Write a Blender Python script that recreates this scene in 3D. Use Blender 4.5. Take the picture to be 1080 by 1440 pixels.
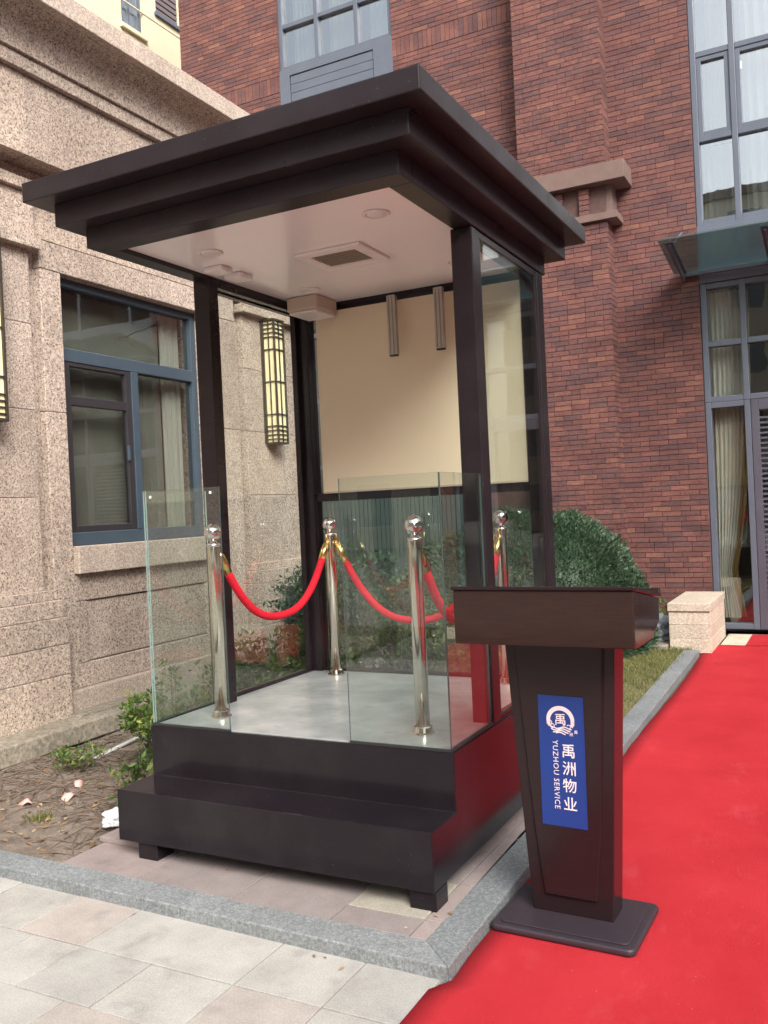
import bpy, bmesh, math, random
import numpy as np
from mathutils import Vector, Matrix
random.seed(7)
rng = np.random.default_rng(7)
SC = bpy.context.scene
COL = SC.collection
for o in list(bpy.data.objects):
    bpy.data.objects.remove(o)

# ------------------------------------------------------------------ camera
CX, CY, CZ = 1.4013, -2.9444, 1.5
YAW, PITCH, ROLL, FPX = -0.4806, -0.0037, -0.0469, 1248.86
fw = Vector((math.sin(YAW)*math.cos(PITCH), math.cos(YAW)*math.cos(PITCH), math.sin(PITCH)))
r0 = Vector((math.cos(YAW), -math.sin(YAW), 0)); u0 = r0.cross(fw)
rr = math.cos(ROLL)*r0 + math.sin(ROLL)*u0; uu = -math.sin(ROLL)*r0 + math.cos(ROLL)*u0
cam = bpy.data.cameras.new('camera'); camo = bpy.data.objects.new('camera', cam); COL.objects.link(camo)
camo.matrix_world = Matrix(((rr.x, uu.x, -fw.x, CX), (rr.y, uu.y, -fw.y, CY), (rr.z, uu.z, -fw.z, CZ), (0, 0, 0, 1)))
cam.sensor_fit = 'VERTICAL'; cam.sensor_height = 36.0; cam.lens = 36.0*FPX/1440.0
cam.clip_start = 0.05; cam.clip_end = 500
SC.camera = camo

# ------------------------------------------------------------------ world, sun, exposure
SUN_EL, SUN_AZ = math.radians(40), math.radians(132)     # azimuth clockwise from +Y
w = bpy.data.worlds.new("World"); SC.world = w; w.use_nodes = True
nt = w.node_tree; nt.nodes.clear()
sky = nt.nodes.new('ShaderNodeTexSky'); sky.sky_type = 'NISHITA'; sky.sun_disc = False
sky.sun_elevation = SUN_EL; sky.sun_rotation = SUN_AZ
sky.air_density = 1.0; sky.dust_density = 7.0; sky.ozone_density = 1.0; sky.altitude = 0
hs = nt.nodes.new('ShaderNodeHueSaturation'); hs.inputs['Saturation'].default_value = 0.42
bg = nt.nodes.new('ShaderNodeBackground'); bg.inputs['Strength'].default_value = 0.15
wo = nt.nodes.new('ShaderNodeOutputWorld')
nt.links.new(sky.outputs[0], hs.inputs['Color']); nt.links.new(hs.outputs[0], bg.inputs[0]); nt.links.new(bg.outputs[0], wo.inputs[0])
sd = bpy.data.lights.new('sun', 'SUN'); sd.energy = 1.3; sd.angle = math.radians(28); sd.color = (1.0, 0.95, 0.88)
so = bpy.data.objects.new('sun', sd); COL.objects.link(so)
sdir = Vector((math.sin(SUN_AZ)*math.cos(SUN_EL), math.cos(SUN_AZ)*math.cos(SUN_EL), math.sin(SUN_EL)))
so.rotation_euler = sdir.to_track_quat('Z', 'Y').to_euler(); so.location = (6, -6, 12)
SC.view_settings.view_transform = 'Standard'; SC.view_settings.look = 'None'
SC.view_settings.exposure = 1.05; SC.view_settings.gamma = 1.0
SC.render.engine = 'CYCLES'
SC.cycles.max_bounces = 10; SC.cycles.transparent_max_bounces = 24; SC.cycles.glossy_bounces = 5

# ------------------------------------------------------------------ materials
def mat(name):
    m = bpy.data.materials.new(name); m.use_nodes = True
    t = m.node_tree; t.nodes.clear()
    out = t.nodes.new('ShaderNodeOutputMaterial')
    return m, t, out
def N(t, typ, **kw):
    n = t.nodes.new(typ)
    for k, v in kw.items():
        if k in n.inputs: n.inputs[k].default_value = v
        else: setattr(n, k, v)
    return n
def ramp(t, src, stops, interp='LINEAR'):
    r = t.nodes.new('ShaderNodeValToRGB'); r.color_ramp.interpolation = interp
    e = r.color_ramp.elements
    e[0].position, e[0].color = stops[0][0], (*stops[0][1], 1)
    e[1].position, e[1].color = stops[-1][0], (*stops[-1][1], 1)
    for p_, c in stops[1:-1]:
        k = e.new(p_); k.color = (*c, 1)
    t.links.new(src, r.inputs[0]); return r.outputs[0]
def mix(t, a, b, f, mode='MIX'):
    m = t.nodes.new('ShaderNodeMix'); m.data_type = 'RGBA'; m.blend_type = mode
    for sock, v in ((m.inputs[0], f), (m.inputs[6], a), (m.inputs[7], b)):
        if isinstance(v, (int, float)): sock.default_value = v
        elif isinstance(v, tuple): sock.default_value = (*v, 1)
        else: t.links.new(v, sock)
    return m.outputs[2]
def coord(t, kind='Object'):
    if kind == 'World':
        return t.nodes.new('ShaderNodeNewGeometry').outputs['Position']
    return t.nodes.new('ShaderNodeTexCoord').outputs[kind]
def noise(t, vec, scale, detail=4, rough=.55, dist=0.0):
    n = N(t, 'ShaderNodeTexNoise'); n.inputs['Scale'].default_value = scale
    n.inputs['Detail'].default_value = detail; n.inputs['Roughness'].default_value = rough; n.inputs['Distortion'].default_value = dist
    t.links.new(vec, n.inputs['Vector']); return n.outputs['Fac']
def mapping(t, vec, sc):
    m = N(t, 'ShaderNodeMapping'); m.inputs['Scale'].default_value = sc
    t.links.new(vec, m.inputs['Vector']); return m.outputs[0]
def bsdf(t, out, color, rough=.6, metal=0.0, spec=.5, bump=None, bstr=.3, bdist=.01, coat=0):
    b = t.nodes.new('ShaderNodeBsdfPrincipled')
    for key, v in (('Base Color', color), ('Roughness', rough), ('Metallic', metal), ('Specular IOR Level', spec), ('Coat Weight', coat)):
        s = b.inputs[key]
        if isinstance(v, (int, float)): s.default_value = v
        elif isinstance(v, tuple): s.default_value = (*v, 1)
        else: t.links.new(v, s)
    if bump is not None:
        bp = N(t, 'ShaderNodeBump'); bp.inputs['Strength'].default_value = bstr; bp.inputs['Distance'].default_value = bdist
        t.links.new(bump, bp.inputs['Height']); t.links.new(bp.outputs[0], b.inputs['Normal'])
    t.links.new(b.outputs[0], out.inputs['Surface']); return b
def simple(name, color, rough=.5, metal=0, spec=.5, var=.12, nscale=6, bstr=.08, bscale=60):
    m, t, out = mat(name); P = coord(t, 'World')
    f = noise(t, P, nscale, 5)
    c = mix(t, tuple(x*(1-var) for x in color), tuple(min(1, x*(1+var)) for x in color), f)
    rgh = N(t, 'ShaderNodeMapRange'); t.links.new(noise(t, P, nscale*2.3, 4), rgh.inputs[0])
    rgh.inputs['To Min'].default_value = max(.02, rough*.7); rgh.inputs['To Max'].default_value = min(1, rough*1.3)
    bsdf(t, out, c, rgh.outputs[0], metal, spec, noise(t, P, bscale, 3), bstr, .002)
    return m
M = {}
# granite: pink-beige with dark specks
def granite(name, a, b, dark, speck=75, rough=.75, amount=.5, bst=.35):
    m, t, out = mat(name); P = coord(t, 'World')
    base = mix(t, a, b, ramp(t, noise(t, P, 3.0, 4), [(.3, (0, 0, 0)), (.7, (1, 1, 1))]))
    v = N(t, 'ShaderNodeTexVoronoi'); v.inputs['Scale'].default_value = speck; t.links.new(P, v.inputs['Vector'])
    sep = N(t, 'ShaderNodeSeparateColor'); t.links.new(v.outputs['Color'], sep.inputs[0])
    grains = ramp(t, sep.outputs[0], [(0, (.30, .30, .31)), (.5, (.5, .5, .5)), (1, (.80, .77, .76))])
    base = mix(t, base, grains, .55, 'OVERLAY')
    n2 = noise(t, P, speck*1.15, 3, .7)
    f = ramp(t, n2, [(.52, (0, 0, 0)), (.62, (1, 1, 1))])
    f2 = mix(t, (0, 0, 0), f, amount*1.3)
    c = mix(t, base, dark, f2)
    lt = ramp(t, noise(t, P, speck*.8, 2, .5), [(.6, (0, 0, 0)), (.72, (.5, .5, .5))])
    c = mix(t, c, tuple(min(1, x*1.5) for x in a), lt)
    st = ramp(t, noise(t, mapping(t, P, (1.2, 1.2, .25)), 2.2, 5), [(.42, (.80, .79, .78)), (.66, (1, 1, 1))])
    c = mix(t, c, st, .7, 'MULTIPLY')
    oi = N(t, 'ShaderNodeObjectInfo')
    c = mix(t, c, ramp(t, oi.outputs['Random'], [(0, (.90, .89, .88)), (.5, (1, 1, 1)), (1, (1.07, 1.05, 1.02))]), 1.0, 'MULTIPLY')
    bsdf(t, out, c, rough, 0, .3, n2, bst, .004)
    return m
M['granite'] = granite('pink_beige_granite', (.49, .415, .355), (.41, .34, .29), (.105, .088, .08), 66, .8, .80)
M['granite_smooth'] = granite('dressed_granite', (.50, .43, .37), (.44, .375, .32), (.15, .12, .10), 85, .75, .45, .15)
M['gutter'] = granite('drain_kerb_stone', (.30, .27, .22), (.22, .20, .16), (.10, .09, .07), 40, .9, .4)
M['kerb'] = granite('grey_kerb_granite', (.24, .27, .285), (.20, .22, .235), (.10, .10, .10), 110, .7, .38, .2)
M['pier'] = granite('cream_pier_stone', (.62, .555, .46), (.57, .50, .41), (.36, .28, .21), 80, .7, .3, .15)
# brick: object random + island random
def brickmat():
    m, t, out = mat('red_brick')
    oi = N(t, 'ShaderNodeObjectInfo'); ge = N(t, 'ShaderNodeNewGeometry')
    add = N(t, 'ShaderNodeMath', operation='ADD'); t.links.new(oi.outputs['Random'], add.inputs[0]); t.links.new(ge.outputs['Random Per Island'], add.inputs[1])
    fr = N(t, 'ShaderNodeMath', operation='FRACT'); t.links.new(add.outputs[0], fr.inputs[0])
    P = ge.outputs['Position']
    a = ramp(t, fr.outputs[0], [(0, (.120, .070, .070)), (.2, (.142, .075, .072)), (.45, (.160, .078, .071)), (.72, (.178, .083, .072)), (.92, (.20, .095, .078)), (1, (.235, .118, .090))])
    patch = ramp(t, noise(t, mapping(t, P, (1, 1, 2.6)), 2.4, 5, .65), [(.38, (.62, .60, .66)), (.60, (1.04, 1.0, 1.0))])
    c = mix(t, a, patch, .75, 'MULTIPLY')
    g = noise(t, mapping(t, P, (1, 1, 2.5)), 38, 4, .65)
    c = mix(t, c, ramp(t, g, [(.3, (.55, .53, .55)), (.7, (1.3, 1.26, 1.24))]), .9, 'MULTIPLY')
    bsdf(t, out, c, .85, 0, .3, noise(t, P, 70, 5, .7), .5, .006)
    return m
M['brick'] = brickmat()
M['mortar'] = simple('dark_mortar', (.105, .064, .060), .95, spec=.2, var=.3, nscale=20, bstr=.5)
M['brown_stone'] = simple('brown_band_stone', (.165, .113, .10), .85, spec=.3, var=.2, nscale=9, bstr=.3)
M['mullion'] = simple('slate_blue_aluminium', (.095, .112, .148), .45, 0, .5, var=.14, nscale=5)
M['door_metal'] = simple('grey_violet_door_metal', (.075, .073, .098), .45, var=.14, nscale=6)
M['wing_frame'] = simple('blue_window_frame', (.044, .066, .090), .42, var=.12, nscale=6)
M['black_frame'] = simple('black_sash_rubber', (.028, .026, .030), .4)
def clad(name, c1, rough, coat=.0, streak=.2):
    m, t, out = mat(name); P = coord(t, 'World')
    f = noise(t, mapping(t, P, (3, 3, 14)), 3, 5, .6)
    c = mix(t, tuple(x*(1-streak) for x in c1), tuple(x*(1+streak) for x in c1), f)
    dust = ramp(t, noise(t, P, 2.6, 6, .65), [(.45, (0, 0, 0)), (.75, (1, 1, 1))])
    spk = ramp(t, noise(t, P, 85, 2, .5), [(.73, (0, 0, 0)), (.76, (1, 1, 1))])
    c = mix(t, c, (.20, .19, .19), mix(t, (0, 0, 0), spk, .35))
    c = mix(t, c, (.10, .09, .095), mix(t, (0, 0, 0), dust, .10))
    r = N(t, 'ShaderNodeMapRange'); t.links.new(noise(t, P, 4.5, 5), r.inputs[0]); r.inputs['To Min'].default_value = rough*.6; r.inputs['To Max'].default_value = rough*1.6
    bsdf(t, out, c, r.outputs[0], 0, .24, noise(t, mapping(t, P, (6, 6, 1)), 5, 3), .05, .006, coat)
    return m
M['roof_clad'] = clad('dark_brown_roof_cladding', (.022, .017, .020), .30)
M['post_clad'] = clad('dark_brown_post_cladding', (.016, .011, .013), .18)
M['base_clad'] = clad('polished_black_base', (.013, .010, .013), .14)
M['gasket'] = simple('black_gasket', (.02, .022, .024), .5)
# platform floor: grey, polished, scuffed
m, t, out = mat('polished_grey_floor'); P = coord(t, 'World')
c = mix(t, (.25, .27, .275), (.37, .385, .385), ramp(t, noise(t, P, 4, 6, .6), [(.35, (0, 0, 0)), (.65, (1, 1, 1))]))
c = mix(t, c, (.19, .21, .22), ramp(t, noise(t, mapping(t, P, (1, 2.2, 1)), 9, 5, .7), [(.56, (0, 0, 0)), (.70, (.6, .6, .6))]))
bsdf(t, out, c, .22, 0, .5, noise(t, P, 40, 3), .05, .002); M['floor'] = m
# ceiling: glossy white sheet with faint wavy bump
m, t, out = mat('glossy_white_ceiling'); P = coord(t, 'World')
bsdf(t, out, mix(t, (.84, .82, .81), (.88, .86, .85), noise(t, P, 2, 3)), .16, 0, .6, noise(t, P, 2.2, 2), .12, .02); M['ceiling'] = m
M['white_plastic'] = simple('white_plastic', (.74, .70, .68), .4, var=.06)
M['grille'] = simple('brown_grille', (.24, .19, .15), .5)
M['vent_slat'] = simple('beige_vent_slat', (.26, .21, .17), .5)
M['dark_slot'] = simple('dark_slot', (.03, .025, .022), .8)
M['cream_box'] = simple('cream_plastic_box', (.50, .41, .33), .45, var=.08)
m, t, out = mat('beige_blind_fabric'); P = coord(t, 'World')
c = mix(t, (.86, .76, .58), (.88, .79, .62), noise(t, P, 1.6, 3))
b = bsdf(t, out, c, .75, 0, .3, noise(t, P, 160, 2), .12, .001)
b.inputs['Transmission Weight'].default_value = 0.0
tl = N(t, 'ShaderNodeBsdfTranslucent'); t.links.new(c, tl.inputs['Color'])
ms = N(t, 'ShaderNodeMixShader'); ms.inputs[0].default_value = .35
t.links.new(b.outputs[0], ms.inputs[1]); t.links.new(tl.outputs[0], ms.inputs[2]); t.links.new(ms.outputs[0], out.inputs['Surface']); M['blind'] = m
M['tube_metal'] = simple('brushed_channel_metal', (.46, .42, .38), .35, .8, var=.3, nscale=14)
# glass
def glassmat(name, tint, ior=1.5, extra=0.0, rough=.0, bump=0, refl=(1, 1, 1), bscale=2.5):
    m, t, out = mat(name)
    tr = N(t, 'ShaderNodeBsdfTransparent'); tr.inputs[0].default_value = (*tint, 1)
    gl = N(t, 'ShaderNodeBsdfGlossy'); gl.inputs['Roughness'].default_value = rough; gl.inputs['Color'].default_value = (*refl, 1)
    ge = N(t, 'ShaderNodeNewGeometry'); dt = N(t, 'ShaderNodeVectorMath', operation='DOT_PRODUCT')
    t.links.new(ge.outputs['Normal'], dt.inputs[0]); t.links.new(ge.outputs['Incoming'], dt.inputs[1])
    ab = N(t, 'ShaderNodeMath', operation='ABSOLUTE'); t.links.new(dt.outputs['Value'], ab.inputs[0])
    om = N(t, 'ShaderNodeMath', operation='SUBTRACT'); om.inputs[0].default_value = 1; t.links.new(ab.outputs[0], om.inputs[1])
    pw = N(t, 'ShaderNodeMath', operation='POWER'); t.links.new(om.outputs[0], pw.inputs[0]); pw.inputs[1].default_value = 5
    f0 = ((ior-1)/(ior+1))**2+extra
    mx = N(t, 'ShaderNodeMapRange'); t.links.new(pw.outputs[0], mx.inputs[0]); mx.inputs['To Min'].default_value = f0; mx.inputs['To Max'].default_value = 1
    if bump:
        bp = N(t, 'ShaderNodeBump'); bp.inputs['Strength'].default_value = bump; bp.inputs['Distance'].default_value = .02
        t.links.new(noise(t, coord(t, 'World'), bscale, 2), bp.inputs['Height']); t.links.new(bp.outputs[0], gl.inputs['Normal'])
    ms = N(t, 'ShaderNodeMixShader'); t.links.new(mx.outputs[0], ms.inputs[0]); t.links.new(tr.outputs[0], ms.inputs[1]); t.links.new(gl.outputs[0], ms.inputs[2])
    t.links.new(ms.outputs[0], out.inputs['Surface']); return m
M['glass'] = glassmat('clear_float_glass', (.93, .965, .95), 1.52, .015, bump=.02)
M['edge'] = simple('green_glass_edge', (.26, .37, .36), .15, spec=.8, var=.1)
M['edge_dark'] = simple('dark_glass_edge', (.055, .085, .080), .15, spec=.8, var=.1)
M['window_glass'] = glassmat('coated_window_glass', (.74, .78, .77), 1.6, .30, bump=.05, refl=(.93, .97, 1.0))
M['entrance_glass'] = glassmat('clear_entrance_glass', (.88, .90, .88), 1.5, .05, bump=.04)
M['wing_glass'] = glassmat('tinted_wing_glass', (.80, .82, .80), 1.5, .055, bump=.015)
M['canopy_glass'] = glassmat('frosted_green_canopy_glass', (.55, .66, .64), 1.5, .28, rough=.25, refl=(.75, .85, .85))
# red things
m, t, out = mat('red_event_carpet'); P = coord(t, 'World')
c = mix(t, (.375, .020, .028), (.435, .028, .037), ramp(t, noise(t, P, 2.2, 5, .6), [(.35, (0, 0, 0)), (.65, (1, 1, 1))]))
c = mix(t, c, (.52, .075, .090), ramp(t, noise(t, mapping(t, P, (1, .5, 1)), 4, 6, .7), [(.58, (0, 0, 0)), (.74, (.4, .4, .4))]))
c = mix(t, c, (.75, .42, .40), ramp(t, noise(t, P, 130, 2, .5), [(.76, (0, 0, 0)), (.80, (.7, .7, .7))]))
bsdf(t, out, c, .95, 0, .12, noise(t, mapping(t, P, (1, .25, 1)), 260, 3, .8), .5, .004); M['carpet'] = m
M['rope'] = simple('red_velvet', (.58, .012, .028), .75, spec=.25, var=.3, nscale=45, bstr=.6, bscale=300)
M['brass'] = simple('polished_brass', (.80, .58, .22), .22, 1, var=.08)
m, t, out = mat('polished_steel'); P = coord(t, 'World')
bsdf(t, out, mix(t, (.66, .58, .48), (.78, .71, .62), noise(t, mapping(t, P, (1, 1, .2)), 40, 3)), .12, 1, .5, noise(t, mapping(t, P, (1, 1, .3)), 60, 3), .05, .002); M['steel'] = m
M['steel_ball'] = simple('mirror_steel', (.76, .72, .70), .07, 1, var=.04)
# lectern
def wood(name, a, b_, rough):
    m, t, out = mat(name); P = coord(t, 'Object')
    f = noise(t, mapping(t, P, (1.2, 12, 12)), 7, 6, .6, .6)
    bsdf(t, out, mix(t, a, b_, f), rough, 0, .30, f, .06, .002, 0); return m
M['lectern_wood'] = wood('dark_brown_lacquered_wood', (.017, .009, .009), (.040, .021, .016), .07)
M['lectern_dark'] = wood('near_black_lacquered_wood', (.015, .008, .010), (.026, .014, .015), .2)
M['lectern_base'] = simple('satin_dark_base', (.034, .026, .034), .42, var=.2, nscale=12)
m, t, out = mat('blue_sign_print'); P = coord(t, 'Object')
sx = N(t, 'ShaderNodeSeparateXYZ'); t.links.new(P, sx.inputs[0])
mr = N(t, 'ShaderNodeMapRange'); t.links.new(sx.outputs[2], mr.inputs[0]); mr.inputs['From Min'].default_value = .30; mr.inputs['From Max'].default_value = .84
bsdf(t, out, mix(t, (.012, .042, .22), (.010, .075, .24), mr.outputs[0]), .35, 0, .4); M['sign_blue'] = m
M['sign_white'] = simple('sign_white_print', (.80, .72, .74), .5, var=.04)
# ground
def paver(name, cols, rough=.8):
    m, t, out = mat(name); P = coord(t, 'World')
    oi = N(t, 'ShaderNodeObjectInfo')
    c = ramp(t, oi.outputs['Random'], cols, 'CONSTANT')
    c = mix(t, c, ramp(t, noise(t, P, 5, 6, .65), [(.3, (.80, .78, .78)), (.7, (1.1, 1.1, 1.1))]), .9, 'MULTIPLY')
    c = mix(t, c, ramp(t, noise(t, P, 160, 3, .7), [(.35, (.70, .70, .70)), (.65, (1.15, 1.15, 1.15))]), .55, 'MULTIPLY')
    st = ramp(t, noise(t, mapping(t, P, (1, 1, 1)), 7.5, 3, .5), [(.60, (1, 1, 1)), (.74, (.70, .70, .72))])
    c = mix(t, c, st, .6, 'MULTIPLY')
    bsdf(t, out, c, rough, 0, .3, noise(t, P, 140, 4, .7), .25, .003); return m
M['slab'] = paver('pale_paving_granite', [(0, (.385, .38, .355)), (.3, (.405, .40, .375)), (.6, (.375, .375, .355)), (.84, (.395, .362, .335)), (1, (.39, .358, .332))])
M['slab_pink'] = paver('pink_paving_granite', [(0, (.29, .245, .238)), (.4, (.31, .262, .25)), (.7, (.27, .235, .23)), (1, (.32, .275, .262))])
M['slab_cream'] = paver('cream_slab', [(0, (.36, .34, .29)), (1, (.35, .33, .28))])
M['joint'] = simple('sandy_joint', (.10, .085, .07), .95, spec=.1, var=.4, nscale=30)
m, t, out = mat('dry_soil'); P = coord(t, 'World')
f = noise(t, P, 7, 8, .7)
c = mix(t, (.19, .155, .13), (.35, .305, .26), ramp(t, f, [(.35, (0, 0, 0)), (.66, (1, 1, 1))]))
c = mix(t, c, ramp(t, noise(t, P, 90, 4, .8), [(.3, (.5, .5, .5)), (.7, (1.25, 1.22, 1.2))]), .8, 'MULTIPLY')
bsdf(t, out, c, .97, 0, .1, noise(t, P, 45, 6, .8), .9, .02); M['soil'] = m
m, t, out = mat('dry_lawn_soil'); P = coord(t, 'World')
c = mix(t, (.16, .15, .07), (.24, .21, .125), noise(t, P, 9, 8, .7))
bsdf(t, out, c, .97, 0, .1, noise(t, P, 60, 6, .8), .9, .015); M['lawn'] = m
def leafmat(name, stops, trans=.3, rough=.5):
    m, t, out = mat(name); ge = N(t, 'ShaderNodeNewGeometry')
    c = ramp(t, ge.outputs['Random Per Island'], stops)
    c = mix(t, c, ramp(t, noise(t, ge.outputs['Position'], 4, 3), [(.3, (.7, .75, .7)), (.7, (1.2, 1.15, 1.1))]), .8, 'MULTIPLY')
    b = t.nodes.new('ShaderNodeBsdfPrincipled'); t.links.new(c, b.inputs['Base Color']); b.inputs['Roughness'].default_value = rough
    tl = N(t, 'ShaderNodeBsdfTranslucent'); t.links.new(c, tl.inputs[0])
    ms = N(t, 'ShaderNodeMixShader'); ms.inputs[0].default_value = trans
    t.links.new(b.outputs[0], ms.inputs[1]); t.links.new(tl.outputs[0], ms.inputs[2]); t.links.new(ms.outputs[0], out.inputs[0]); return m
M['leaf_dark'] = leafmat('evergreen_leaf', [(0, (.030, .062, .036)), (.5, (.058, .115, .066)), (.85, (.10, .17, .10)), (1, (.17, .24, .15))])
M['leaf_mid'] = leafmat('shrub_leaf', [(0, (.035, .07, .022)), (.5, (.07, .13, .035)), (.85, (.13, .20, .05)), (1, (.24, .27, .07))])
M['leaf_young'] = leafmat('young_leaf', [(0, (.055, .11, .03)), (.5, (.10, .18, .045)), (.85, (.19, .27, .06)), (1, (.33, .33, .08))])
M['grass'] = leafmat('grass_blade', [(0, (.09, .12, .03)), (.5, (.16, .19, .055)), (.8, (.27, .25, .10)), (1, (.36, .30, .16))], .3, .7)
M['dead_leaf'] = leafmat('dead_leaf', [(0, (.10, .06, .04)), (.4, (.20, .12, .07)), (.8, (.34, .22, .12)), (1, (.48, .36, .24))], .1, .8)
M['twig'] = simple('dry_twig', (.15, .115, .09), .9, spec=.2, var=.6, nscale=20)
M['petal'] = simple('pink_petal', (.72, .42, .38), .6)
M['plastic_white'] = simple('crumpled_white_plastic', (.55, .57, .60), .35)
M['sack'] = simple('grey_woven_sack', (.33, .37, .41), .75, var=.3, nscale=14, bstr=.6, bscale=120)
M['pipe'] = simple('grey_pvc_pipe', (.45, .46, .46), .5)
M['fence'] = simple('dark_green_fence_metal', (.045, .065, .062), .45, var=.3)
M['cream_wall'] = simple('cream_render', (.58, .53, .39), .85, spec=.25, var=.08, nscale=3)
M['panel_brown'] = simple('brown_louvre', (.13, .105, .11), .6)
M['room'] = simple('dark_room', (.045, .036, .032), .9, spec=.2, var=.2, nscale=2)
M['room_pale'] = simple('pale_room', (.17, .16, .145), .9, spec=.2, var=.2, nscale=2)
M['room_wing'] = simple('grey_plaster_room', (.48, .46, .42), .9, spec=.2, var=.1, nscale=2)
M['window_haze'] = simple('dull_grey_haze', (.25, .24, .215), .85, spec=.2, var=.25, nscale=3)  # flat grey that stands in for hazy reflections in the wing window
def curtain(name, col, tr=.35):
    m, t, out = mat(name); P = coord(t, 'World')
    c = mix(t, tuple(x*.85 for x in col), col, noise(t, mapping(t, P, (20, 20, .6)), 3, 3))
    b = t.nodes.new('ShaderNodeBsdfPrincipled'); t.links.new(c, b.inputs['Base Color']); b.inputs['Roughness'].default_value = .8
    tl = N(t, 'ShaderNodeBsdfTranslucent'); t.links.new(c, tl.inputs[0])
    ms = N(t, 'ShaderNodeMixShader'); ms.inputs[0].default_value = tr
    t.links.new(b.outputs[0], ms.inputs[1]); t.links.new(tl.outputs[0], ms.inputs[2]); t.links.new(ms.outputs[0], out.inputs[0]); return m
M['curtain_white'] = curtain('pale_sheer_curtain', (.80, .80, .74))
M['curtain_gold'] = curtain('gold_curtain', (.62, .48, .22))
M['curtain_cream'] = curtain('cream_curtain', (.80, .72, .54))
M['curtain_dim'] = curtain('grey_green_curtain', (.17, .21, .20))
M['lantern_panel'] = simple('cream_acrylic', (.86, .76, .47), .45, var=.05, nscale=8)
M['lantern_frame'] = simple('dark_bronze', (.055, .046, .036), .4, .3)
m, t, out = mat('warm_bulb'); e = N(t, 'ShaderNodeEmission'); e.inputs[0].default_value = (1, .72, .32, 1); e.inputs[1].default_value = 6; t.links.new(e.outputs[0], out.inputs[0]); M['bulb'] = m
M['asphalt'] = simple('far_ground_paving', (.30, .29, .27), .9, var=.15, nscale=2)
M['far_pane'] = simple('grey_far_window', (.16, .18, .19), .25)
M['facade_a'] = simple('pale_facade_render', (.52, .47, .38), .9, var=.1, nscale=1)
M['facade_b'] = simple('red_brown_facade', (.24, .12, .095), .9, var=.2, nscale=3)

# ------------------------------------------------------------------ mesh helpers
class MB:
    def __init__(s): s.v = []; s.f = []; s.mi = []
    def add(s, vs, fs, mi=0):
        k = len(s.v); s.v += [tuple(v) for v in vs]; s.f += [tuple(i+k for i in f) for f in fs]; s.mi += [mi]*len(fs); return s
    def box(s, x0, x1, y0, y1, z0, z1, mi=0):
        return s.add([(x0,y0,z0),(x1,y0,z0),(x1,y1,z0),(x0,y1,z0),(x0,y0,z1),(x1,y0,z1),(x1,y1,z1),(x0,y1,z1)],
                     [(0,3,2,1),(4,5,6,7),(0,1,5,4),(1,2,6,5),(2,3,7,6),(3,0,4,7)], mi)
    def prism(s, poly, axis, a, b, mi=0):
        n = len(poly)
        def P(p, h): return {'x': (h, p[0], p[1]), 'y': (p[0], h, p[1]), 'z': (p[0], p[1], h)}[axis]
        vs = [P(p, a) for p in poly]+[P(p, b) for p in poly]
        return s.add(vs, [tuple(range(n)), tuple(range(2*n-1, n-1, -1))]+[(i, (i+1) % n+0, (i+1) % n+n, i+n)[::-1] for i in range(n)], mi)
    def tube(s, pts, r, n=8, cap=True, mi=0):
        pts = [Vector(p) for p in pts]; rs = r if isinstance(r, (list, tuple)) else [r]*len(pts)
        k = len(s.v); up = Vector((0, 0, 1))
        for i, p_ in enumerate(pts):
            d = (pts[min(i+1, len(pts)-1)]-pts[max(i-1, 0)]).normalized()
            a = d.cross(up if abs(d.z) < .95 else Vector((1, 0, 0))).normalized(); b_ = d.cross(a)
            for j in range(n):
                th = 2*math.pi*j/n; q = p_+rs[i]*(math.cos(th)*a+math.sin(th)*b_); s.v.append(tuple(q))
        for i in range(len(pts)-1):
            for j in range(n):
                s.f.append((k+i*n+j, k+i*n+(j+1) % n, k+(i+1)*n+(j+1) % n, k+(i+1)*n+j)); s.mi.append(mi)
        if cap:
            s.f.append(tuple(k+j for j in range(n))[::-1]); s.mi.append(mi); L = k+(len(pts)-1)*n; s.f.append(tuple(L+j for j in range(n))); s.mi.append(mi)
        return s
    def lathe(s, prof, c=(0, 0, 0), n=24, mi=0):
        k = len(s.v)
        for r, z in prof:
            for j in range(n):
                th = 2*math.pi*j/n; s.v.append((c[0]+r*math.cos(th), c[1]+r*math.sin(th), c[2]+z))
        for i in range(len(prof)-1):
            for j in range(n):
                s.f.append((k+i*n+j, k+i*n+(j+1) % n, k+(i+1)*n+(j+1) % n, k+(i+1)*n+j)); s.mi.append(mi)
        s.f.append(tuple(k+j for j in range(n))[::-1]); L = k+(len(prof)-1)*n; s.f.append(tuple(L+j for j in range(n))); s.mi += [mi, mi]
        return s
    def mesh(s, name, mats):
        me = bpy.data.meshes.new(name); me.from_pydata(s.v, [], s.f)
        for m_ in (mats if isinstance(mats, (list, tuple)) else [mats]): me.materials.append(m_)
        if len(me.materials) > 1: me.polygons.foreach_set('material_index', s.mi)
        me.update(); return me
    def build(s, name, mats, parent=None, bev=0, smooth=False, seg=2):
        return link(name, s.mesh(name, mats), parent, bev, smooth, seg)
def link(name, me, parent=None, bev=0, smooth=False, seg=2):
    o = bpy.data.objects.new(name, me); COL.objects.link(o)
    if parent is not None: o.parent = parent
    if smooth: me.polygons.foreach_set('use_smooth', [True]*len(me.polygons))
    if bev:
        b = o.modifiers.new('bevel', 'BEVEL'); b.width = bev; b.segments = seg; b.limit_method = 'ANGLE'; b.angle_limit = math.radians(40)
        b.harden_normals = False
    return o
def tag(o, label=None, cat=None, group=None, kind=None):
    if label: o['label'] = label
    if cat: o['category'] = cat
    if group: o['group'] = group
    if kind: o['kind'] = kind
    return o
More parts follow.
